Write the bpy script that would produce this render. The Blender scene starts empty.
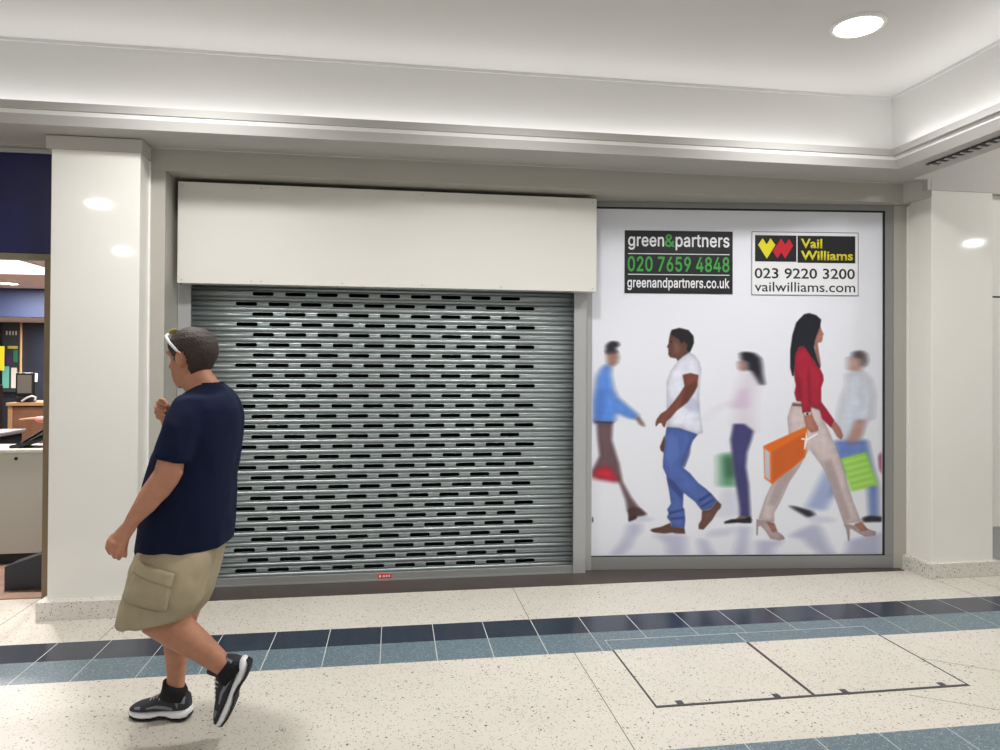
import bpy, bmesh, math, random
import numpy as np
from mathutils import Vector, Matrix

# ------------------------------------------------------------------ camera, world, lights, exposure
S = bpy.context.scene
COL = S.collection
R = math.radians

cam_d = bpy.data.cameras.new('camera')
cam = bpy.data.objects.new('camera', cam_d); COL.objects.link(cam)
YAW, PITCH, ROLL, EYE = 8.5545, 0.4617, 0.3043, 1.49
cam_d.sensor_fit = 'HORIZONTAL'; cam_d.sensor_width = 36.0
cam_d.lens = 36.0 * 700 / 1000
cam_d.shift_y = -15.8 / 1000
cam_d.clip_start = 0.05; cam_d.clip_end = 200
_y, _p, _r = R(YAW), R(PITCH), R(ROLL)
_f = Vector((math.sin(_y)*math.cos(_p), math.cos(_y)*math.cos(_p), math.sin(_p)))
_rt = Vector((math.cos(_y), -math.sin(_y), 0)); _up = _rt.cross(_f)
_r2 = _rt*math.cos(_r) + _up*math.sin(_r); _u2 = -_rt*math.sin(_r) + _up*math.cos(_r)
cam.matrix_world = Matrix(((_r2.x, _u2.x, -_f.x, 0), (_r2.y, _u2.y, -_f.y, 0), (_r2.z, _u2.z, -_f.z, EYE), (0, 0, 0, 1)))
S.camera = cam

W = bpy.data.worlds.new('mall_daylight'); S.world = W; W.use_nodes = True
W.node_tree.nodes['Background'].inputs[0].default_value = (.96, .98, 1.0, 1)
W.node_tree.nodes['Background'].inputs[1].default_value = 0.5

S.view_settings.view_transform = 'Standard'; S.view_settings.look = 'None'
S.view_settings.gamma = 1; S.view_settings.use_curve_mapping = False
S.view_settings.exposure = 0.0

def area_light(name, loc, sx, sy, power, rot=(0, 0, 0), color=(1, .985, .975), disk=False, spread=None):
    d = bpy.data.lights.new(name, 'AREA'); d.energy = power; d.color = color
    if disk: d.shape = 'DISK'; d.size = sx
    else: d.shape = 'RECTANGLE'; d.size = sx; d.size_y = sy
    if spread: d.spread = R(spread)
    o = bpy.data.objects.new(name, d); COL.objects.link(o); o.location = loc; o.rotation_euler = rot
    return o

Z_CEIL = 3.39
LAMPS = [(2.535, 3.54), (-1.12, 3.54), (0.72, 3.34), (-3.47, 0.04), (0.4, 0.04), (-4.54, -3.67), (-0.9, -3.67), (2.7, -3.67)]
LAMP_POWER = 20
NEAR_POWER = 27
for lx, ly in LAMPS:
    area_light('downlight_lamp', (lx, ly, Z_CEIL - .022), .25, .25, NEAR_POWER if ly > 3 else LAMP_POWER, disk=True, spread=140 if ly > 3 else None)
for lx, ly in ((5.6, 3.2), (10.08, -2.02)): area_light('downlight_lamp', (lx, ly, 3.678), .25, .25, 42, disk=True)
# the cove tubes hidden in the trough above the bulkhead lip
area_light('cove_lamp', (-2.0, 4.385, 2.945), 10.4, .05, 13, rot=(R(180), 0, 0))
area_light('cove_lamp', (3.39, 0.3, 2.945), .05, 8.0, 11, rot=(R(180), 0, 0))

# ------------------------------------------------------------------ helpers
def lin(c):
    out = []
    for v in c[:3]:
        v = v/255.0
        out.append(v/12.92 if v <= .04045 else ((v+.055)/1.055)**2.4)
    return (*out, 1.0)

def mat(name, rgb, rough=.5, metal=0., spec=.5, coat=0., noise=None, bump=None, emit=None):
    """noise = (scale, amount) colour mottling; bump = (scale, strength)"""
    m = bpy.data.materials.new(name); m.use_nodes = True
    nt = m.node_tree; b = nt.nodes['Principled BSDF']
    b.inputs['Base Color'].default_value = lin(rgb); b.inputs['Roughness'].default_value = rough
    b.inputs['Metallic'].default_value = metal; b.inputs['Specular IOR Level'].default_value = spec
    b.inputs['Coat Weight'].default_value = coat; b.inputs['Coat Roughness'].default_value = .06
    if emit: b.inputs['Emission Color'].default_value = lin(rgb); b.inputs['Emission Strength'].default_value = emit
    tc = nt.nodes.new('ShaderNodeTexCoord')
    if noise:
        n = nt.nodes.new('ShaderNodeTexNoise'); n.inputs['Scale'].default_value = noise[0]; n.inputs['Detail'].default_value = 4
        nt.links.new(tc.outputs['Object'], n.inputs['Vector'])
        mx = nt.nodes.new('ShaderNodeMix'); mx.data_type = 'RGBA'; mx.blend_type = 'MULTIPLY'; mx.inputs[0].default_value = 1
        rp = nt.nodes.new('ShaderNodeValToRGB')
        lo = 1-noise[1]
        rp.color_ramp.elements[0].color = (lo, lo, lo, 1); rp.color_ramp.elements[0].position = .3
        rp.color_ramp.elements[1].color = (1, 1, 1, 1); rp.color_ramp.elements[1].position = .7
        nt.links.new(n.outputs['Fac'], rp.inputs[0])
        mx.inputs[6].default_value = lin(rgb); nt.links.new(rp.outputs[0], mx.inputs[7])
        nt.links.new(mx.outputs[2], b.inputs['Base Color'])
    if bump:
        n2 = nt.nodes.new('ShaderNodeTexNoise'); n2.inputs['Scale'].default_value = bump[0]; n2.inputs['Detail'].default_value = 3
        nt.links.new(tc.outputs['Object'], n2.inputs['Vector'])
        bp = nt.nodes.new('ShaderNodeBump'); bp.inputs['Strength'].default_value = bump[1]; bp.inputs['Distance'].default_value = .01
        nt.links.new(n2.outputs['Fac'], bp.inputs['Height']); nt.links.new(bp.outputs['Normal'], b.inputs['Normal'])
    return m

def terrazzo(name, base, chips, rough=.18, density=.33, scale=70, spec=.5):
    m = bpy.data.materials.new(name); m.use_nodes = True; nt = m.node_tree; b = nt.nodes['Principled BSDF']
    b.inputs['Roughness'].default_value = rough; b.inputs['Specular IOR Level'].default_value = spec
    tc = nt.nodes.new('ShaderNodeTexCoord'); cur = None
    n = nt.nodes.new('ShaderNodeTexNoise'); n.inputs['Scale'].default_value = 1.6; n.inputs['Detail'].default_value = 5
    nt.links.new(tc.outputs['Object'], n.inputs['Vector'])
    rp = nt.nodes.new('ShaderNodeValToRGB'); a = lin(base); k = .93
    rp.color_ramp.elements[0].color = (a[0]*k, a[1]*k, a[2]*k*.98, 1); rp.color_ramp.elements[0].position = .35
    rp.color_ramp.elements[1].color = a; rp.color_ramp.elements[1].position = .65
    nt.links.new(n.outputs['Fac'], rp.inputs[0]); cur = rp.outputs[0]
    for i, (c, dens, sc, rad) in enumerate(chips):
        mp = nt.nodes.new('ShaderNodeMapping'); mp.inputs['Location'].default_value = (3.7*i, 1.3*i, .9*i)
        nt.links.new(tc.outputs['Object'], mp.inputs[0])
        wn = nt.nodes.new('ShaderNodeTexNoise'); wn.inputs['Scale'].default_value = sc*1.7
        nt.links.new(mp.outputs[0], wn.inputs['Vector'])
        ad = nt.nodes.new('ShaderNodeMix'); ad.data_type = 'VECTOR'; ad.inputs[0].default_value = .012
        nt.links.new(mp.outputs[0], ad.inputs[4]); nt.links.new(wn.outputs['Color'], ad.inputs[5])
        v = nt.nodes.new('ShaderNodeTexVoronoi'); v.inputs['Scale'].default_value = sc
        nt.links.new(ad.outputs[1], v.inputs['Vector'])
        lt = nt.nodes.new('ShaderNodeMath'); lt.operation = 'LESS_THAN'; lt.inputs[1].default_value = rad
        nt.links.new(v.outputs['Distance'], lt.inputs[0])
        sp = nt.nodes.new('ShaderNodeSeparateColor'); nt.links.new(v.outputs['Color'], sp.inputs[0])
        l2 = nt.nodes.new('ShaderNodeMath'); l2.operation = 'LESS_THAN'; l2.inputs[1].default_value = dens
        nt.links.new(sp.outputs[0], l2.inputs[0])
        ml = nt.nodes.new('ShaderNodeMath'); ml.operation = 'MULTIPLY'
        nt.links.new(lt.outputs[0], ml.inputs[0]); nt.links.new(l2.outputs[0], ml.inputs[1])
        mx = nt.nodes.new('ShaderNodeMix'); mx.data_type = 'RGBA'
        nt.links.new(ml.outputs[0], mx.inputs[0]); nt.links.new(cur, mx.inputs[6]); mx.inputs[7].default_value = lin(c)
        cur = mx.outputs[2]
    nt.links.new(cur, b.inputs['Base Color'])
    return m

def link(name, me, mats, parent=None, smooth=False):
    o = bpy.data.objects.new(name, me); COL.objects.link(o)
    for m in (mats if isinstance(mats, (list, tuple)) else [mats]): me.materials.append(m)
    if parent: o.parent = parent
    if smooth: me.polygons.foreach_set('use_smooth', [True]*len(me.polygons))
    return o

def obj(name, bm, mats, parent=None, smooth=False):
    bmesh.ops.recalc_face_normals(bm, faces=bm.faces[:])
    me = bpy.data.meshes.new(name); bm.to_mesh(me); bm.free()
    return link(name, me, mats, parent, smooth)

def empty(name, loc=(0, 0, 0), rotz=0):
    o = bpy.data.objects.new(name, None); COL.objects.link(o); o.location = loc; o.rotation_euler = (0, 0, rotz)
    o.empty_display_size = .1
    return o

def tag(o, label=None, cat=None, group=None, kind=None):
    if label: o['label'] = label
    if cat: o['category'] = cat
    if group: o['group'] = group
    if kind: o['kind'] = kind
    return o

def struct(o): o['kind'] = 'structure'; return o

def box(bm, x0, x1, y0, y1, z0, z1, bev=0, mi=0):
    vs = [bm.verts.new(p) for p in ((x0,y0,z0),(x1,y0,z0),(x1,y1,z0),(x0,y1,z0),(x0,y0,z1),(x1,y0,z1),(x1,y1,z1),(x0,y1,z1))]
    fs = [bm.faces.new([vs[i] for i in f]) for f in ((0,3,2,1),(4,5,6,7),(0,1,5,4),(1,2,6,5),(2,3,7,6),(3,0,4,7))]
    for f in fs: f.material_index = mi
    if bev:
        es = list({e for f in fs for e in f.edges})
        bmesh.ops.bevel(bm, geom=es, offset=bev, segments=2, profile=.5, affect='EDGES')
    return bm

def B(*a, bev=0): return box(bmesh.new(), *a, bev=bev)

def cyl(bm, c, axis, r, h, seg=24, r2=None):
    """closed cylinder from c along axis for h"""
    ax = Vector(axis).normalized(); t = ax.orthogonal().normalized(); s = ax.cross(t); c = Vector(c)
    r2 = r if r2 is None else r2
    a = [bm.verts.new(c + (t*math.cos(2*math.pi*i/seg)+s*math.sin(2*math.pi*i/seg))*r) for i in range(seg)]
    b = [bm.verts.new(c + ax*h + (t*math.cos(2*math.pi*i/seg)+s*math.sin(2*math.pi*i/seg))*r2) for i in range(seg)]
    for i in range(seg): bm.faces.new((a[i], a[(i+1)%seg], b[(i+1)%seg], b[i]))
    bm.faces.new(a[::-1]); bm.faces.new(b)
    return bm

def prism(bm, pts, y0, y1):
    """outline pts (x, z) extruded from y0 to y1"""
    a = [bm.verts.new((x, y0, z)) for x, z in pts]; b = [bm.verts.new((x, y1, z)) for x, z in pts]
    bm.faces.new(a); bm.faces.new(b[::-1]); n = len(pts)
    for i in range(n): bm.faces.new((a[i], a[(i+1)%n], b[(i+1)%n], b[i]))
    return bm

def loft(bm, rs, cap=True):
    vs = [[bm.verts.new(p) for p in r] for r in rs]; n = len(vs[0])
    for a, b in zip(vs, vs[1:]):
        for i in range(n): bm.faces.new((a[i], a[(i+1)%n], b[(i+1)%n], b[i]))
    if cap: bm.faces.new(vs[0][::-1]); bm.faces.new(vs[-1])
    return bm

def tube(bm, pts, rad, seg=12):
    """round tube through pts, one radius or one per point, rounded ends"""
    P = [Vector(p) for p in pts]; n = len(P)
    rad = rad if isinstance(rad, (list, tuple)) else [rad]*n
    rings = []; t0 = None
    def ring(c, d, r):
        nonlocal t0
        d = d.normalized()
        t = d.orthogonal() if t0 is None else (t0 - d*t0.dot(d))
        t.normalize(); t0 = t; s = d.cross(t)
        return [c + (t*math.cos(2*math.pi*i/seg)+s*math.sin(2*math.pi*i/seg))*r for i in range(seg)]
    d0 = P[1]-P[0]; d1 = P[-1]-P[-2]
    for k in (.92, .6): rings.append(ring(P[0]-d0.normalized()*rad[0]*k, d0, rad[0]*math.sqrt(1-k*k)))
    for i in range(n):
        d = (P[min(i+1, n-1)]-P[i]).normalized() + (P[i]-P[max(i-1, 0)]).normalized()
        rings.append(ring(P[i], d, rad[i]))
    for k in (.6, .92): rings.append(ring(P[-1]+d1.normalized()*rad[-1]*k, d1, rad[-1]*math.sqrt(1-k*k)))
    return loft(bm, rings)

def ellipsoid(bm, c, r, seg=20, rings=12, M=None):
    rs = []
    for j in range(1, rings):
        th = math.pi*j/rings
        rs.append([Vector((r[0]*math.sin(th)*math.cos(2*math.pi*i/seg), r[1]*math.sin(th)*math.sin(2*math.pi*i/seg), r[2]*math.cos(th))) for i in range(seg)])
    rs = [[(M @ p if M else p) + Vector(c) for p in q] for q in rs]
    return loft(bm, rs)

def fuse(bm, voxel, smooth_it=4, fac=.5):
    """union of closed shapes in bm as one continuous skin"""
    me = bpy.data.meshes.new('fuse'); bmesh.ops.recalc_face_normals(bm, faces=bm.faces[:]); bm.to_mesh(me); bm.free()
    o = bpy.data.objects.new('fuse', me); COL.objects.link(o)
    m = o.modifiers.new('r', 'REMESH'); m.mode = 'VOXEL'; m.voxel_size = voxel
    s = o.modifiers.new('s', 'SMOOTH'); s.iterations = smooth_it; s.factor = fac
    out = bpy.data.meshes.new_from_object(o.evaluated_get(bpy.context.evaluated_depsgraph_get()))
    bpy.data.objects.remove(o); bpy.data.meshes.remove(me)
    return out

def bake(o):
    me = bpy.data.meshes.new_from_object(o.evaluated_get(bpy.context.evaluated_depsgraph_get()))
    o.modifiers.clear(); o.data = me

# ------------------------------------------------------------------ materials
M_ceil = mat('ceiling_paint', (221, 220, 218), .75)
M_bulk = mat('bulkhead_paint', (188, 186, 183), .6)
M_bulkw = mat('bulkhead_white_trim', (240, 239, 236), .5)
M_gloss = mat('pillar_gloss_panel', (238, 236, 229), .05, spec=.5)
M_plaster = mat('grey_plaster', (196, 192, 186), .6)
M_beige = mat('beige_frame_paint', (178, 175, 166), .45)
M_frame = mat('grey_aluminium_frame', (150, 151, 150), .4, metal=.35)
M_frame2 = mat('light_grey_aluminium', (180, 181, 181), .38, metal=.3)
M_gasket = mat('black_gasket', (20, 20, 24), .5)
M_hood = mat('hood_white_panel', (221, 219, 212), .3)
M_slat = mat('galvanised_slat', (160, 168, 169), .42, metal=.8, noise=(5, .08))
M_rail = mat('galvanised_rail', (172, 174, 172), .42, metal=.6)
M_dark = mat('dark_void', (10, 10, 12), .9)
M_brown = mat('brown_threshold_tile', (74, 63, 59), .35, noise=(6, .2))
M_red = mat('red_sticker', (226, 60, 44), .5)
M_white = mat('white_print', (238, 238, 238), .5)
CH = [((96, 88, 82), .14, 95, .30), ((150, 142, 132), .18, 120, .34), ((186, 164, 146), .10, 90, .34), ((70, 66, 64), .045, 60, .30)]
M_cream = terrazzo('cream_terrazzo', (213, 208, 197), CH, .36)
M_plinth = terrazzo('plinth_terrazzo', (220, 216, 208), CH, .25)
M_navy = terrazzo('navy_tile', (36, 46, 62), [((50, 62, 80), .3, 150, .4)], .2)
M_blue = terrazzo('blue_tile', (100, 118, 127), [((136, 154, 162), .35, 120, .42), ((74, 92, 102), .35, 130, .42), ((170, 190, 198), .08, 150, .4)], .36)
M_groutl = mat('pale_grout', (206, 206, 200), .7)
M_groutd = mat('dark_grout', (104, 98, 92), .7)
M_coveredge = mat('dark_cover_edge', (66, 64, 66), .5)
M_lamp = mat('lamp_diffuser', (255, 252, 244), .5, emit=22)
M_grille = mat('dark_grille', (40, 40, 42), .6)

# ------------------------------------------------------------------ floor
XJ = [-1.758, -1.492, -1.205, -.921, -.637, -.346, -.063, .223, .511, .793, 1.085, 1.375, 1.676, 1.957, 2.264, 2.557, 2.868, 3.179, 3.452]
x = XJ[0]
while x > -6: x -= .288; XJ.insert(0, round(x, 3))
x = XJ[-1]
while x < 9: x += .3; XJ.append(round(x, 3))
bm = bmesh.new()
def quad(bm, x0, x1, y0, y1, z, mi):
    f = bm.faces.new([bm.verts.new(p) for p in ((x0, y0, z), (x1, y0, z), (x1, y1, z), (x0, y1, z))]); f.material_index = mi
XA, XB = -9, 12
quad(bm, XA, XB, 4.04, 12.5, 0, 0)                    # cream, behind the band
quad(bm, XA, XB, 3.795, 4.04, 0, 1)                   # navy row
quad(bm, XA, XB, 3.54, 3.795, 0, 2)                   # blue row
quad(bm, XA, XB, 2.6, 3.54, 0, 0)
quad(bm, XA, XB, 2.345, 2.6, 0, 2)
quad(bm, XA, XB, 2.1, 2.345, 0, 1)
quad(bm, XA, XB, -9, 2.1, 0, 0)
for xj in XJ:
    quad(bm, xj-.002, xj+.002, 3.54, 4.04, .0006, 3)
    quad(bm, xj-.002, xj+.002, 2.1, 2.6, .0006, 3)
for xj, y0, y1 in ((.79, 4.045, 4.62), (3.757, 4.045, 4.44), (4.04, 4.045, 4.44), (-2.2, 4.045, 4.8), (.93, 2.6, 3.545), (-1.56, 4.045, 4.39), (6.1, 4.045, 4.6), (-4.6, 2.6, 3.545)):
    quad(bm, xj-.002, xj+.002, y0, y1, .0006, 4)
for (xa, ya), (xb, yb) in (((2.68, 3.225), (3.2, 2.87)), ((2.32, 2.88), (2.9, 2.52))):   # two diagonal joints at the right
    f = bm.faces.new([bm.verts.new(p) for p in ((xa, ya-.002, .0006), (xb, yb-.002, .0006), (xb, yb+.002, .0006), (xa, ya+.002, .0006))]); f.material_index = 4
struct(obj('floor', bm, [M_cream, M_navy, M_blue, M_groutl, M_groutd]))

# brown threshold strip in front of the shutter and the window
bm = bmesh.new()
vs = [(-1.5, 4.62), (3.70, 4.635), (3.70, 4.72), (1.42, 4.99), (1.42, 5.05), (-1.5, 5.05)]
a = [bm.verts.new((x, y, .0)) for x, y in vs]; b = [bm.verts.new((x, y, .004)) for x, y in vs]
bm.faces.new(b); bm.faces.new(a[::-1])
for i in range(6): bm.faces.new((a[i], a[(i+1)%6], b[(i+1)%6], b[i]))
struct(obj('trim_1', bm, M_brown))

# access covers let into the floor
def cover(name, x0, x1, label, keys):
    r = tag(empty(name, (x0, 2.93, 0)), label, 'access cover', 'access covers in the floor')
    w, d = x1-x0, .745
    bm = bmesh.new(); box(bm, .008, w-.008, .008, d-.008, .0001, .0016)
    y1 = 3.545-2.93
    for f in bm.faces: f.material_index = 0
    bm2 = bmesh.new(); box(bm2, .0087, w-.0087, .0085, y1-.0002, .0001, .0018); obj('cover_panel', bm2, M_cream, r)
    bm.free()
    bm = bmesh.new(); box(bm, .0062, w-.0062, y1, d-.006, .0001, .0018); p = obj('blue_inset', bm, M_blue, r)
    bm = bmesh.new(); box(bm, 0, w, -.008, .008, .0, .0024); box(bm, 0, .0085, .0082, y1, .0, .0024); box(bm, w-.0085, w, .0082, y1, .0, .0024)
    obj('metal_edge', bm, M_coveredge, r)
    bm = bmesh.new(); box(bm, 0, w, d-.004, d, .0, .0022); box(bm, 0, .0025, y1, d-.0041, .0, .0022); box(bm, w-.0025, w, y1, d-.0041, .0, .0022)
    obj('pale_edge', bm, M_groutl, r)
    for k in keys: obj('key_slot', B(k-.016, k+.016, .008, .04, .0019, .0028), M_coveredge, r)
    return r
cover('floor_access_cover', 1.135, 1.888, 'left of two cream access covers in the floor by the blue tiles', (.12, .58))
cover('floor_access_cover', 1.888, 2.672, 'right of two cream access covers in the floor by the blue tiles', (.16, .66))

# ------------------------------------------------------------------ ceiling and bulkhead
bm = bmesh.new()
box(bm, -12, 3.46, -9, 4.46, Z_CEIL, Z_CEIL+.1)
box(bm, 3.60, 12, -9, 4.6, 3.7, 3.8)
struct(obj('ceiling', bm, M_ceil))
# cove walls rising from the trough to the ceiling, with a thin bead at the top
bm = bmesh.new()
box(bm, -12, 3.52, 4.46, 4.56, 2.93, Z_CEIL+.1); box(bm, 3.46, 3.56, -9, 4.46, 2.93, Z_CEIL+.1)
box(bm, -12, 3.46, 4.452, 4.46, Z_CEIL-.02, Z_CEIL); box(bm, 3.452, 3.46, -9, 4.46, Z_CEIL-.02, Z_CEIL)
struct(obj('wall_cove', bm, M_ceil))
# bulkhead profile swept along the back and along the right: (y, x, z, material of the face up to the next point)
PROF = [(4.62, 3.64, 2.83, 0), (4.30, 3.385, 2.838, 0), (4.29, 3.352, 2.893, 1), (4.287, 3.345, 2.916, 0), (4.28, 3.32, 2.92, 0), (4.28, 3.32, 2.964, 0),
        (4.31, 3.345, 2.964, 0), (4.33, 3.36, 2.935, 0), (4.46, 3.46, 2.935, 0), (4.56, 3.56, 3.3, 0), (4.62, 3.64, 3.3, 0)]
bm = bmesh.new(); rows = [[bm.verts.new((-12, y, z)), bm.verts.new((x, y, z)), bm.verts.new((x, -9, z))] for y, x, z, _ in PROF]
for i in range(len(PROF)):
    a, b = rows[i], rows[(i+1) % len(PROF)]
    for k in (0, 1):
        f = bm.faces.new((a[k], a[k+1], b[k+1], b[k])); f.material_index = PROF[i][3]
struct(obj('trim_2', bm, [M_bulk, M_bulkw]))

def downlight(lx, ly, label, cat='ceiling light', z=Z_CEIL, r=.14):
    t = tag(empty('recessed_downlight', (lx, ly, z)), label, cat, 'recessed downlights')
    bm = bmesh.new(); n = 40
    prof = [(r-.006, -.014), (r-.002, -.013), (r+.004, -.008), (r+.006, -.003), (r+.006, 0.0), (r-.02, 0.0), (r-.02, -.012)]
    loft(bm, [[(q*math.cos(2*math.pi*i/n), q*math.sin(2*math.pi*i/n), h) for i in range(n)] for q, h in prof+[prof[0]]], cap=False)
    bmesh.ops.remove_doubles(bm, verts=bm.verts[:], dist=1e-5)
    obj('trim_ring', bm, M_bulkw, t, True)
    obj('diffuser', cyl(bmesh.new(), (0, 0, -.001), (0, 0, -1), r-.007, .011, 40), M_lamp, t)
    return t
names = ['round recessed downlight glowing in the white ceiling above the people poster', 'round recessed downlight in the ceiling in front of the roller shutter']
for i, (lx, ly) in enumerate(LAMPS):
    downlight(lx, ly, names[i] if i < 1 else names[1] if i < 3 else 'round recessed downlight in the mall ceiling behind the camera')

for lx, ly in ((5.6, 3.2), (10.08, -2.02)): downlight(lx, ly, 'round recessed downlight in the higher ceiling right of the bulkhead', z=3.7)

# air slot in the underside of the right bulkhead
g = tag(empty('air_vent_grille', (3.50, 4.15, 2.83)), 'long dark slotted air grille under the right-hand white bulkhead', 'air vent')
obj('grille_frame', B(-.035, .035, -2.6, .0, -.004, -.0005), M_grille, g)
for i in range(40): obj('grille_blade', B(-.03, .03, -.04-i*.064, -.022-i*.064, -.012, -.0045), M_bulk, g)

# ------------------------------------------------------------------ pillars and walls
def pillar(x0, x1, y0=4.46, y1=5.2):
    bm = bmesh.new(); box(bm, x0, x1, y0, y1, .1, 2.75, bev=.004)
    struct(obj('pillar', bm, M_gloss))
    bm = bmesh.new(); box(bm, x0-.03, x1+.01, y0-.002, y1, 2.75, 2.829); struct(obj('pillar_cap', bm, M_plaster))
pillar(-2.006, -1.515); pillar(3.767, 4.262)
bm = bmesh.new()
a = [(3.675, 4.62), (3.767, 4.455), (3.767, 4.70), (3.675, 4.70)]
lo = [bm.verts.new((x, y, 2.70)) for x, y in a]; hi = [bm.verts.new((x, y, 2.829)) for x, y in a]
bm.faces.new(lo[::-1]); bm.faces.new(hi)
for i in range(4): bm.faces.new((lo[i], lo[(i+1) % 4], hi[(i+1) % 4], hi[i]))
struct(obj('trim_6', bm, M_plaster))
bm = B(-12, -2.04, 4.62, 4.95, 2.832, 2.86); box(bm, -12, -2.012, 4.69, 4.95, 2.828, 2.832); struct(obj('trim_7', bm, M_plaster))
bm = B(-2.035, -1.49, 4.39, 4.75, 0, .105, bev=.003); struct(obj('baseboard_left', bm, M_plinth))
bm = B(3.74, 4.30, 4.43, 4.72, 0, .105, bev=.003); box(bm, 3.725, 3.74, 4.44, 4.72, 0, .10); struct(obj('baseboard_right', bm, M_plinth))
# wall above and beyond the right pillar
bm = B(3.645, 9, 4.475, 4.75, 2.8295, 3.7); box(bm, 4.272, 9, 4.475, 4.6, 2.75, 2.829); struct(obj('wall_right', bm, M_plaster))
bm = B(4.285, 9, 4.52, 4.7, .33, 2.0); box(bm, 4.285, 9, 4.52, 4.7, 2.012, 2.749); struct(obj('wall_panel', bm, M_gloss))
bm = B(4.285, 9, 4.53, 4.7, 0.0, .33); struct(obj('baseboard_1', bm, M_frame2))
bm = B(4.285, 9, 4.535, 4.7, 2.0, 2.012); struct(obj('trim_3', bm, M_gasket))

# beige surround of the shop front: head, jambs, soffit
bm = bmesh.new()
box(bm, -1.514, 3.674, 4.62, 4.66, 2.69, 2.829)          # fascia
box(bm, -1.514, -1.421, 4.62, 5.0, 0, 2.689)             # left jamb
box(bm, 3.655, 3.765, 4.69, 4.76, 0.004, 2.689)            # right jamb
box(bm, -1.421, 3.765, 4.66, 5.05, 2.69, 2.74)            # soffit
struct(obj('trim_4', bm, M_beige))
bm = B(-1.5145, -1.502, 4.60, 4.62, .0, 2.74, bev=.002); box(bm, 3.756, 3.766, 4.675, 4.69, 0.106, 2.68); struct(obj('trim_5', bm, M_bulkw))

# dark closed shop behind the shutter
bm = bmesh.new()
box(bm, -1.5, 3.8, 6.5, 6.55, 0, 2.8); box(bm, -1.55, -1.5, 5.05, 6.55, 0, 2.8); box(bm, 3.8, 3.85, 4.75, 6.55, 0, 2.8); box(bm, -1.55, 3.85, 5.05, 6.55, 2.8, 2.85)
box(bm, -1.5, 3.8, 5.06, 6.5, .002, .01)
struct(obj('wall_back', bm, M_dark))

# ------------------------------------------------------------------ roller shutter
sh = tag(empty('roller_shutter', (0, 4.90, 0)), 'closed galvanised steel roller shutter with rows of slots beside the people poster', 'roller shutter')
PITCH_ = .0687; Z0 = .0563; NROW = 28; XL, XR = -1.335, 1.27
def slat_depth(t):
    # two bulges per slat: lower small, upper large
    if t < .40: s = math.sin(math.pi*(t/.40)); return .0095*abs(s)**.8
    s = math.sin(math.pi*((t-.40)/.60)); return .013*abs(s)**.7
SL, GAP, HH = .138, .2108, .0128          # slot length, spacing, half height
TB = [0, .03, .08, .14, .20, .27, .33, .37, .40, .43, .47]
TT = [.92, .955, .985, 1.0]
TC, TH = .695, HH/PITCH_
rnd = random.Random(4)
verts, faces = [], []
for row in range(NROW+1):
    zb = Z0 + row*PITCH_
    odd = row % 2
    start = (-.9475 if odd else -1.053) + rnd.uniform(-.006, .006) + (rnd.choice((-.02, .012)) if row < 12 and rnd.random() < .5 else 0)
    nsl = 0 if row == NROW else 9 if odd else 10
    cols = [(XL, 0)]
    hs = [0, .35, .6, .8, .92, 1]
    def hx(dx): return math.sqrt(max(0, 1-(1-dx/.0098)**2)) if dx < .0098 else 1
    for k in range(nsl):
        a = start + k*GAP; b = a + SL
        for d in (0, .0007, .002, .0045, .0098): cols.append((a+d, hx(d)))
        for d in (.0098, .0045, .002, .0007, 0): cols.append((b-d, hx(d)))
    cols.append((XR, 0))
    base = len(verts); nb = len(TB)+3; ntp = len(TT)+3
    for x, h in cols:
        th = TH*h
        tb = TB + [.47+(TC-TH-.47)*.5, TC-TH-.002, TC-th]; tt = [TC+th, TC+TH+.002, TC+TH+.04] + TT
        for t in tb + tt: verts.append((x, -slat_depth(t), zb+t*PITCH_))
    n = nb+ntp
    for i in range(len(cols)-1):
        for j in range(n-1):
            if j == nb-1:
                if cols[i][1] <= 0 and cols[i+1][1] <= 0: pass
                continue
            faces.append((base+i*n+j, base+(i+1)*n+j, base+(i+1)*n+j+1, base+i*n+j+1))
me = bpy.data.meshes.new('curtain'); me.from_pydata(verts, [], faces); me.validate()
cur = link('curtain', me, M_slat, sh, True)
md = cur.modifiers.new('t', 'SOLIDIFY'); md.thickness = .0016; md.offset = -1; bake(cur)
tag(cur, 'grey slotted steel slats')
br = obj('bottom_rail', box(B(XL, XR, -.012, .012, .004, .059, bev=.003), XL, XR, -.02, -.012, .004, .012), M_rail, sh)
st = obj('warning_sticker', B(-.105, -.012, -.0135, -.0122, .018, .048), M_red, br)
bm = cyl(bmesh.new(), (-.09, -.0136, .034), (0, -1, 0), .008, .0006, 16)
for k in range(3): box(bm, -.07+k*.018, -.058+k*.018, -.0142, -.0136, .028, .040)
obj('white_print', bm, M_white, st)
for nm, x0, x1 in (('guide_rail', -1.419, -1.335), ('guide_rail', 1.27, 1.362)):
    bm = B(x0, x1, -.022, .03, .0, 2.1, bev=.003); e = x1-.012 if x0 < 0 else x0
    box(bm, e, e+.012, -.026, -.022, 0, 2.1); obj(nm, bm, M_frame2, sh)
hood = tag(empty('shutter_hood', (0, 4.76, 2.007)), 'long white boxed hood mounted above the roller shutter', 'shutter hood')
obj('front_panel', B(-1.388, 1.398, 0, .012, 0, .655, bev=.002), M_hood, hood)
bm = B(-1.386, 1.396, .012, .105, .001, .012); box(bm, -1.386, -1.376, .012, .105, .012, .645); box(bm, 1.386, 1.396, .012, .105, .012, .645); box(bm, -1.386, 1.396, .012, .105, .645, .654)
obj('box_sides', bm, M_hood, hood)
obj('joint_strip', B(-.905, -.889, -.0012, .0, .004, .651), M_hood, hood)
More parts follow.
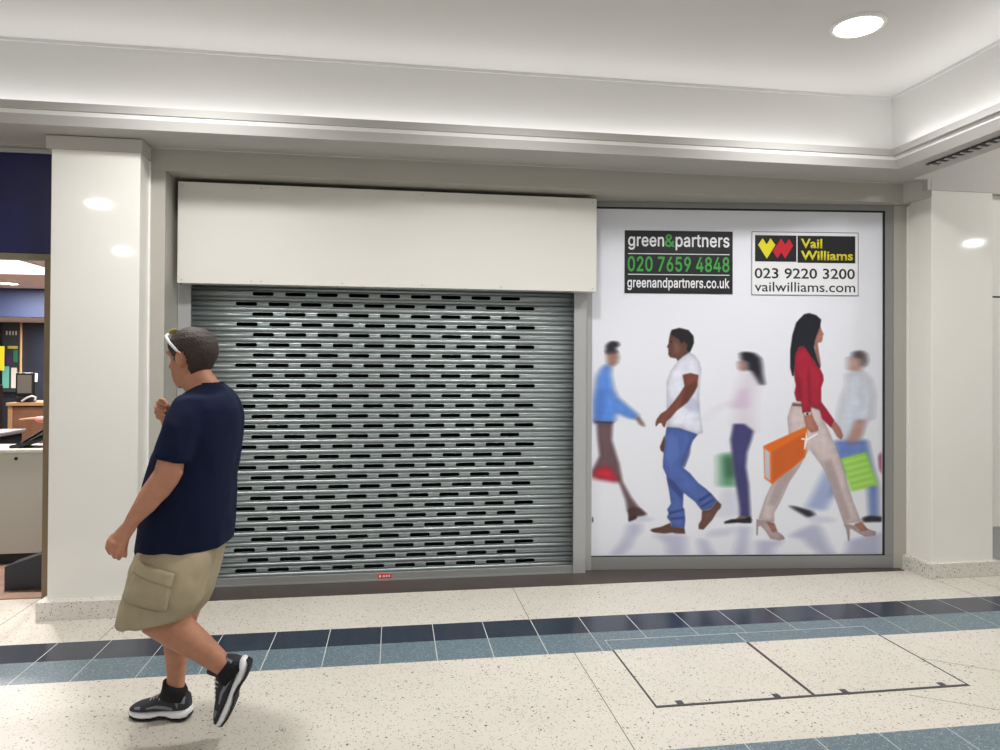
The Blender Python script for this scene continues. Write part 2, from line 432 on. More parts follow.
for sx, sz in ((-1.36, .02), (-.93, .02), (-.87, .02), (-.35, .02), (.18, .02), (.72, .02), (1.37, .02), (-1.36, .63), (-.93, .63), (-.87, .63), (.18, .63), (1.37, .63)):
    obj('screw_head', cyl(bmesh.new(), (sx, 0, sz), (0, -1, 0), .0045, .002, 12), M_rail, hood)

# ------------------------------------------------------------------ angled display window
ANG = math.atan2(4.695-4.94, 3.66-1.42)
win = empty('window_1', (1.42, 4.94, 0), ANG); struct(win)
WL = 2.253
bm = B(0, WL, -.0, .05, .004, .098, bev=.002); struct(obj('bottom_rail', bm, M_frame, win))
bm = B(0, WL-.0, -.0, .05, 2.648, 2.69, bev=.002); struct(obj('top_rail', bm, M_frame, win))
bm = B(2.183, WL, -.002, .05, .098, 2.648, bev=.002); struct(obj('right_stile', bm, M_frame, win))
bm = B(-.052, .0, -.008, .05, 0.0, 2.69, bev=.003); struct(obj('left_stile', bm, M_frame2, win))
bm = bmesh.new(); box(bm, 0, 2.183, .0, .03, 2.636, 2.648); box(bm, 2.172, 2.183, .0, .03, .098, 2.636); box(bm, 0, 2.172, .0, .03, .098, .104)
struct(obj('gasket', bm, M_gasket, win))

# the printed poster filling the window: outlines in millimetres on the window plane
POSTER = [
('reflection',(172,175,203),22,8,0.8,[(269,336),(372,336),(365,277),(314,227),(292,169),(226,104),(146,104),(204,176),(255,256)],''),
('reflection',(172,175,203),22,8,0.5,[(357,401),(475,364),(394,350),(299,343)],''),
('reflection',(172,175,203),22,8,0.75,[(439,255),(697,254),(697,101),(565,102),(557,182),(505,226)],''),
('reflection',(172,175,203),22,8,0.9,[(793,232),(852,210),(882,144),(920,100),(823,100),(808,159)],''),
('reflection',(172,175,203),22,8,0.45,[(889,290),(1097,311),(1023,245),(838,232)],''),
('reflection',(172,175,203),22,8,0.35,[(963,582),(1067,582),(1112,391),(919,377)],''),
('reflection',(172,175,203),22,8,0.8,[(1090,311),(1179,310),(1164,245),(1157,98),(1053,99),(1083,216)],''),
('reflection',(172,175,203),22,8,0.8,[(1224,208),(1433,207),(1358,156),(1344,97),(1232,98)],''),
('reflection',(172,175,203),22,8,0.95,[(1913,204),(2147,262),(2170,262),(2170,93),(1883,94),(1906,138)],''),
('reflection',(172,175,203),22,8,0.9,[(1463,236),(1545,287),(1665,331),(1710,301),(1755,191),(1816,95),(1710,95),(1605,177),(1568,221)],''),
('reflection',(172,175,203),22,8,0.4,[(1590,390),(1770,382),(1845,345),(1658,331)],''),
('figure_a',(205,208,222),40,10,0.8,[(30,1442),(67,1442),(17,1056),(-5,1056),(-6,1274)],''),
('figure_a',(36,32,38),10,3,1,[(103,1580),(106,1639),(139,1668),(191,1665),(205,1639),(176,1617),(184,1588)],''),
('figure_a',(150,110,98),12,3,1,[(110,1580),(184,1592),(198,1552),(188,1508),(155,1479),(118,1493)],''),
('figure_a',(60,50,55),10,3,0.8,[(103,1595),(191,1599),(191,1581),(110,1569)],''),
('figure_a',(96,74,80),9,6,1,[(39,1071),(156,1071),(149,947),(205,772),(228,644),(291,532),(357,445),(401,408),(343,394),(269,423),(254,510),(217,612),(202,641),(63,663),(11,678),(11,729),(62,831),(47,947)],''),
('figure_a',(196,34,52),14,14,0.95,[(11,707),(62,743),(114,758),(180,700),(206,639),(4,674)],''),
('figure_a',(72,48,48),5,3,1,[(269,438),(306,459),(350,423),(335,379),(277,354)],''),
('figure_a',(82,58,56),7,3,1,[(306,452),(357,452),(412,401),(343,387)],''),
('figure_a',(45,35,40),4,3,1,[(277,372),(335,394),(332,372),(277,350)],''),
('figure_a',(40,34,48),9,3,1,[(17,1092),(164,1085),(156,1063),(24,1067)],''),
('figure_a',(86,130,208),14,6,1,[(103,1500),(147,1479),(140,1420),(163,1318),(192,1260),(259,1202),(347,1129),(325,1093),(266,1107),(185,1144),(171,1078),(17,1085),(16,1238),(38,1398),(67,1464)],''),
('figure_a',(70,108,185),12,10,0.5,[(31,1274),(89,1347),(104,1202),(90,1085),(17,1085)],''),
('figure_a',(122,98,90),7,4,1,[(325,1104),(347,1122),(384,1071),(395,1038),(355,1060)],''),
('figure_a',(20,20,24),3,3,1,[(-6,388),(13,380),(15,351),(-5,344)],''),
('figure_c',(214,206,218),30,10,0.9,[(1117,1447),(1214,1447),(1236,1389),(1221,1278),(1207,1154),(1222,1007),(1200,992),(1080,1043),(1036,1050),(1073,1183),(1043,1212),(961,1190),(872,1123),(828,1057),(820,1087),(909,1182),(976,1212),(1050,1234),(1080,1329)],''),
('figure_c',(205,182,210),18,8,0.8,[(1095,1315),(1162,1330),(1162,1183),(1080,1175),(1013,1190),(1050,1208)],''),
('figure_c',(165,120,112),14,4,1,[(1087,1528),(1146,1528),(1161,1462),(1117,1451),(1090,1469)],''),
('figure_c',(26,26,36),14,5,1,[(1101,1586),(1131,1598),(1206,1587),(1251,1550),(1262,1492),(1266,1433),(1281,1352),(1251,1352),(1221,1403),(1184,1455),(1158,1462),(1150,1521),(1109,1535)],''),
('figure_c',(70,140,95),28,8,0.9,[(947,838),(1051,860),(1074,728),(1082,604),(948,604)],'bag'),
('figure_c',(45,75,60),20,14,0.8,[(984,816),(1051,831),(1066,684),(1000,655)],'bag'),
('figure_c',(62,60,108),9,5,1,[(1051,1065),(1132,1065),(1200,1014),(1185,948),(1152,853),(1144,750),(1166,618),(1179,376),(1101,377),(1097,457),(1063,677),(1040,860),(1029,948)],''),
('figure_c',(145,108,94),3,2,1,[(1060,362),(1104,391),(1157,387),(1127,362)],''),
('figure_c',(30,26,36),3,2,1,[(986,348),(1038,366),(1082,366),(1127,369),(1179,387),(1190,362),(1186,336),(1134,336),(1082,340),(986,333)],''),
('figure_e',(186,192,206),26,8,0.95,[(1912,1443),(2010,1459),(2070,1392),(2093,1282),(2086,1097),(2033,1097),(1980,964),(1882,941),(1844,1008),(1852,1133),(1874,1244),(1919,1362)],''),
('figure_e',(165,125,112),22,4,0.95,[(1919,1562),(2002,1570),(2017,1488),(1987,1451),(1919,1466)],''),
('figure_e',(72,62,62),16,5,0.95,[(1949,1599),(2010,1614),(2048,1585),(2055,1533),(2040,1496),(2014,1488),(2002,1547),(1942,1569)],''),
('figure_e',(150,165,205),20,8,0.9,[(1830,860),(1935,860),(1920,727),(1815,566),(1740,426),(1590,448),(1657,566),(1739,728)],''),
('figure_e',(98,120,180),16,8,1,[(1799,941),(2056,949),(2094,764),(2139,594),(2140,373),(2079,373),(2064,580),(2018,713),(1905,713),(1830,580),(1770,507),(1845,728),(1815,860)],''),
('figure_e',(172,126,116),16,6,0.95,[(1973,1096),(2041,1097),(2010,978),(1943,904),(1912,949)],''),
('figure_e',(40,38,50),12,3,1,[(1462,467),(1522,456),(1635,426),(1665,397),(1612,375),(1522,427)],''),
('figure_e',(34,34,48),8,3,1,[(2019,373),(2072,388),(2170,380),(2170,343),(2026,340)],''),
('figure_e',(150,208,80),8,4,1,[(1852,809),(2048,860),(2139,617),(1936,565)],'bag'),
('figure_e',(196,228,160),8,3,0.6,[(1875,786),(2041,831),(2048,816),(1882,772)],'bag'),
('figure_e',(196,228,160),8,3,0.6,[(1890,742),(2056,786),(2064,772),(1898,727)],'bag'),
('figure_e',(196,228,160),8,3,0.6,[(1905,698),(2071,742),(2079,727),(1913,683)],'bag'),
('figure_e',(196,228,160),8,3,0.6,[(1920,654),(2086,698),(2094,683),(1928,639)],'bag'),
('figure_e',(196,228,160),8,3,0.6,[(1935,609),(2102,654),(2109,639),(1943,595)],'bag'),
('figure_e',(158,60,98),6,8,0.9,[(2139,831),(2169,860),(2170,690),(2147,735)],''),
('figure_b',(92,62,52),1.5,1.5,1,[(581,1737),(640,1708),(678,1686),(707,1643),(707,1591),(722,1584),(678,1551),(634,1521),(626,1543),(578,1552),(563,1576),(568,1590),(562,1605),(568,1614),(554,1626),(567,1656),(571,1693)],''),
('figure_b',(140,100,84),6,6,0.6,[(604,1671),(648,1642),(648,1591),(611,1583)],''),
('figure_b',(30,26,28),1.5,1.5,1,[(581,1726),(588,1753),(648,1768),(714,1753),(752,1709),(755,1658),(737,1613),(722,1584),(700,1599),(704,1643),(681,1672),(663,1650),(644,1686),(596,1711)],''),
('figure_b',(30,24,26),1,1,0.9,[(570,1675),(596,1667),(596,1659),(570,1665)],''),
('figure_b',(66,40,36),1,1,0.9,[(567,1590),(589,1586),(582,1579),(567,1583)],''),
('figure_b',(92,56,48),1.5,1.5,1,[(539,984),(525,947),(505,896),(510,871),(532,853),(551,904)],''),
('figure_b',(204,207,220),2,2,1,[(722,1588),(759,1570),(797,1519),(812,1460),(801,1350),(794,1240),(805,1131),(824,999),(791,988),(650,1035),(554,1042),(561,1123),(553,1181),(553,1291),(553,1371),(582,1452),(634,1525),(678,1562)],''),
('figure_b',(172,176,205),5,8,0.6,[(657,1203),(738,1269),(798,1226),(798,1145),(724,1160)],''),
('figure_b',(184,188,210),4,6,0.6,[(568,1240),(605,1254),(598,1174),(561,1152)],''),
('figure_b',(72,94,158),1.5,1.5,1,[(554,1042),(650,1035),(787,988),(754,948),(705,853),(670,750),(730,702),(789,633),(848,589),(896,545),(933,501),(884,443),(819,429),(800,451),(766,495),(681,561),(677,458),(689,436),(695,363),(689,302),(589,309),(589,342),(559,379),(571,415),(559,437),(588,480),(570,597),(552,692),(528,743),(528,794),(540,947)],''),
('figure_b',(92,116,182),5,10,0.7,[(562,984),(635,969),(651,838),(592,758),(547,801)],''),
('figure_b',(50,64,118),3,4,0.8,[(555,677),(607,648),(674,568),(667,509),(615,568),(570,612)],''),
('figure_b',(48,60,112),3,3,0.8,[(666,750),(695,845),(739,933),(725,838),(688,743)],''),
('figure_b',(46,58,112),2,1.5,0.8,[(571,422),(682,444),(682,429),(578,400)],''),
('figure_b',(46,58,112),2,1.5,0.8,[(578,378),(689,385),(689,371),(586,360)],''),
('figure_b',(46,58,112),2,1.5,0.8,[(785,509),(881,560),(889,545),(800,487)],''),
('figure_b',(46,58,112),2,1.5,0.8,[(807,465),(903,516),(911,505),(822,451)],''),
('figure_b',(96,64,54),1.5,1.5,1,[(586,342),(593,313),(689,302),(695,261),(623,262),(601,269),(542,262),(461,271),(435,284),(446,297),(520,313)],''),
('figure_b',(100,70,60),1.5,1.5,1,[(819,429),(881,440),(933,501),(963,472),(956,447),(933,425),(896,363),(830,290),(793,295),(793,327),(815,363)],''),
('figure_b',(118,68,56),1.5,1.5,1,[(671,1423),(730,1438),(790,1423),(782,1343),(760,1299),(709,1225),(627,1159),(591,1115),(554,1082),(539,1035),(524,1050),(517,1071),(495,1068),(476,1042),(471,1064),(480,1097),(509,1137),(554,1166),(605,1225),(649,1284),(686,1342)],''),
('figure_b',(86,48,42),3,3,0.7,[(693,1328),(767,1387),(782,1343),(760,1299),(709,1225),(650,1181)],''),
('figure_d',(190,176,176),1.5,1.5,1,[(1498,1228),(1566,1221),(1633,1221),(1712,1184),(1724,1096),(1767,1015),(1845,834),(1905,642),(1951,492),(2011,344),(1883,326),(1823,492),(1747,698),(1709,764),(1619,882),(1544,745),(1473,643),(1403,493),(1358,412),(1358,341),(1239,369),(1290,523),(1350,647),(1417,787),(1469,948),(1461,1037),(1454,1110),(1483,1206)],''),
('figure_d',(160,144,146),6,8,0.7,[(1724,787),(1785,809),(1860,580),(1936,374),(1891,344),(1823,521)],''),
('figure_d',(160,144,146),5,8,0.7,[(1410,728),(1529,742),(1440,618),(1365,464),(1305,471)],''),
('figure_d',(120,88,84),1.5,1.5,1,[(1491,1217),(1543,1213),(1633,1214),(1709,1177),(1709,1162),(1626,1191),(1491,1198)],''),
('figure_d',(224,108,30),1.5,1.5,1,[(1275,904),(1604,1051),(1604,948),(1589,823),(1507,750),(1395,669),(1342,621),(1283,666)],'bag'),
('figure_d',(196,92,40),3,3,0.85,[(1342,860),(1589,1000),(1582,831),(1507,757),(1395,684),(1342,640)],'bag'),
('figure_d',(192,190,200),1.5,1.5,1,[(1282,886),(1324,856),(1327,644),(1287,677)],'bag'),
('figure_d',(242,240,242),1,1,1,[(1589,934),(1596,1015),(1604,959),(1679,1000),(1681,988),(1606,945),(1589,882),(1579,875),(1585,948),(1559,952),(1559,961),(1589,959)],'bag'),
('figure_d',(170,114,100),1.5,1.5,1,[(1700,1800),(1710,1760),(1727,1730),(1718,1712),(1719,1697),(1710,1671),(1682,1665),(1685,1634),(1708,1487),(1670,1568),(1655,1656),(1678,1745)],''),
('figure_d',(170,114,100),1.5,1.5,1,[(1784,1044),(1814,1085),(1852,1037),(1875,978),(1860,949),(1829,971),(1799,1022)],''),
('figure_d',(156,28,50),1.5,1.5,1,[(1543,1633),(1588,1648),(1625,1597),(1655,1531),(1693,1487),(1723,1428),(1727,1391),(1708,1332),(1709,1229),(1754,1170),(1810,1089),(1784,1037),(1716,1103),(1694,1177),(1633,1206),(1630,1149),(1566,1145),(1558,1228),(1521,1235),(1506,1294),(1517,1346),(1506,1405),(1502,1493),(1498,1567)],''),
('figure_d',(122,20,40),3,6,0.7,[(1610,1538),(1626,1390),(1633,1214),(1611,1214),(1603,1390)],''),
('figure_d',(122,20,40),3,4,0.6,[(1528,1449),(1566,1361),(1566,1243),(1528,1257)],''),
('figure_d',(26,27,36),1.5,1.5,1,[(1580,1877),(1617,1885),(1670,1870),(1708,1837),(1700,1789),(1678,1730),(1663,1686),(1654,1634),(1674,1560),(1704,1487),(1693,1476),(1655,1531),(1610,1597),(1580,1641),(1543,1633),(1513,1581),(1502,1419),(1490,1419),(1475,1478),(1475,1611),(1490,1721),(1520,1817)],''),
('figure_d',(170,114,98),1.5,1.5,1,[(1574,1147),(1634,1155),(1656,1096),(1686,1044),(1686,1015),(1634,1000),(1596,1037),(1581,1096)],''),
('figure_d',(236,232,226),1,1,1,[(1577,1150),(1630,1152),(1630,1133),(1581,1128)],''),
('figure_d',(40,36,40),1,1,1,[(1596,1147),(1613,1147),(1613,1132),(1596,1132)],''),
('figure_d',(170,150,152),1.5,1.5,1,[(1224,365),(1321,354),(1358,332),(1373,280),(1425,243),(1437,218),(1396,207),(1328,222),(1291,281),(1254,317),(1236,310),(1234,248),(1224,248)],''),
('figure_d',(166,116,102),2,2,1,[(1298,347),(1358,335),(1381,277),(1343,266)],''),
('figure_d',(170,150,152),1.5,1.5,1,[(1879,330),(1974,315),(2041,300),(2087,281),(2125,270),(2117,240),(2042,233),(1996,256),(1943,289),(1925,293),(1923,201),(1913,201),(1900,285)],''),
('figure_d',(166,116,102),2,2,1,[(1958,326),(2015,344),(2064,285),(2011,270)],'')]
M_print = bpy.data.materials.new('printed_vinyl'); M_print.use_nodes = True
nt = M_print.node_tree; an = nt.nodes.new('ShaderNodeAttribute'); an.attribute_name = 'ink'
nt.links.new(an.outputs['Color'], nt.nodes['Principled BSDF'].inputs['Base Color']); nt.nodes['Principled BSDF'].inputs['Roughness'].default_value = .3
BG = (232, 234, 243); INK = 1.02
M_bg = mat('poster_background', BG, .3)
pst = tag(empty('window_poster', (1.42, 4.94, 0), ANG), 'huge white poster of walking shoppers filling the window right of the shutter', 'poster')
obj('poster_sheet', B(.0, 2.172, .012, .016, .104, 2.636), M_bg, pst)
RES = 3.0; NU, NZ = 728, 850                                   # 3 mm print cells
img = np.empty((NZ, NU, 3)); img[:] = BG
own = np.zeros((NZ, NU), int); FIG = []; BAG = np.zeros((NZ, NU), bool)
def cover_mask(poly):
    ss = 2; p = np.array(poly, float)/RES*ss
    H, Wd = NZ*ss, NU*ss; m = np.zeros((H, Wd), bool)
    z0, z1 = max(0, int(p[:, 1].min())-1), min(H, int(p[:, 1].max())+2)
    xs = np.arange(Wd)+.5
    for r_ in range(z0, z1):
        zc = r_+.5; cr = []
        for (xa, za), (xb, zb) in zip(p, np.roll(p, -1, 0)):
            if (za <= zc) != (zb <= zc): cr.append(xa+(zc-za)*(xb-xa)/(zb-za))
        cr.sort()
        for a_, b_ in zip(cr[::2], cr[1::2]): m[r_, max(0, int(math.ceil(a_-.5))):max(0, int(math.ceil(b_-.5)))] = True
    return m.reshape(NZ, ss, NU, ss).mean((1, 3))
def blur(m, bx, bz):
    for ax, s in ((1, bx/RES), (0, bz/RES)):
        k = int(round(s*1.5))
        if k < 1: continue
        for _ in range(2):
            c = np.cumsum(np.pad(m, [(k+1, k) if a == ax else (0, 0) for a in (0, 1)], mode='edge'), axis=ax)
            n = m.shape[ax]
            m = (np.take(c, range(2*k+1, 2*k+1+n), ax)-np.take(c, range(0, n), ax))/(2*k+1)
    return m
_rg = np.random.default_rng(3)
CLOTH = sum(k*(lambda q: (q-q.mean())/q.std())(blur(_rg.standard_normal((NZ, NU)), a, b)) for a, b, k in ((7, 26, .014), (26, 9, .012), (5, 5, .006)))
CLOTH = np.clip(1+CLOTH, .82, 1.18)
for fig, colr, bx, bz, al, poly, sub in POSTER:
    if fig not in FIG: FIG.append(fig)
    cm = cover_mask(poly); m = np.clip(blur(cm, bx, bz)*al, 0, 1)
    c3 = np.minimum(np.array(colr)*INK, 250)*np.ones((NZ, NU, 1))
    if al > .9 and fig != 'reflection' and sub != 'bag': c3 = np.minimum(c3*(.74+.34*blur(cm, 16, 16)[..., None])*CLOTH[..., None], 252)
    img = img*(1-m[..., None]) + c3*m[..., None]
    hit = m > .10
    own[hit] = FIG.index(fig)+1; BAG[hit] = (sub == 'bag')
own[:, :2] = 0; own[:, 723:] = 0; own[:36, :] = 0
im = np.where(img/255 <= .04045, img/255/12.92, ((img/255+.055)/1.055)**2.4)
vc = np.zeros((NZ+1, NU+1, 3)); pad = np.pad(im, ((1, 1), (1, 1), (0, 0)), mode='edge')
vc = (pad[:-1, :-1]+pad[1:, :-1]+pad[:-1, 1:]+pad[1:, 1:])/4
def print_mesh(name, mask, parent):
    zz, uu = np.nonzero(mask)
    q = np.stack([zz*(NU+1)+uu, zz*(NU+1)+uu+1, (zz+1)*(NU+1)+uu+1, (zz+1)*(NU+1)+uu], 1)
    ids, inv = np.unique(q, return_inverse=True); inv = inv.reshape(-1, 4)
    iz, iu = np.divmod(ids, NU+1)
    co = np.stack([iu*RES/1000, np.full(len(ids), .0112), iz*RES/1000], 1)
    me = bpy.data.meshes.new(name); me.from_pydata(co.tolist(), [], inv.tolist())
    at = me.color_attributes.new('ink', 'FLOAT_COLOR', 'POINT')
    c4 = np.ones((len(ids), 4)); c4[:, :3] = vc[iz, iu]; at.data.foreach_set('color', c4.ravel())
    return link(name, me, M_print, parent)
FL = {'reflection': ('printed_floor_reflection', 'pale mauve reflections printed on the white floor'),
      'figure_a': ('printed_person', 'blurred printed person in blue shirt reaching right'),
      'figure_c': ('printed_person', 'blurred printed person in pale pink top with long dark hair'),
      'figure_e': ('printed_person', 'blurred printed person in grey shirt at the right edge'),
      'figure_b': ('printed_person', 'printed person in white tee shirt and blue jeans walking left'),
      'figure_d': ('printed_person', 'printed person in red top and pale trousers striding right')}
BL = {'figure_c': 'blurred green printed bag', 'figure_e': 'lime green patterned printed bag', 'figure_d': 'orange printed paper bag'}
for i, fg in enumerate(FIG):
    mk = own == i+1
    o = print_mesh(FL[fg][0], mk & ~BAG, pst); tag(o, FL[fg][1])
    if fg in BL: tag(print_mesh('printed_bag', mk & BAG, o), BL[fg])

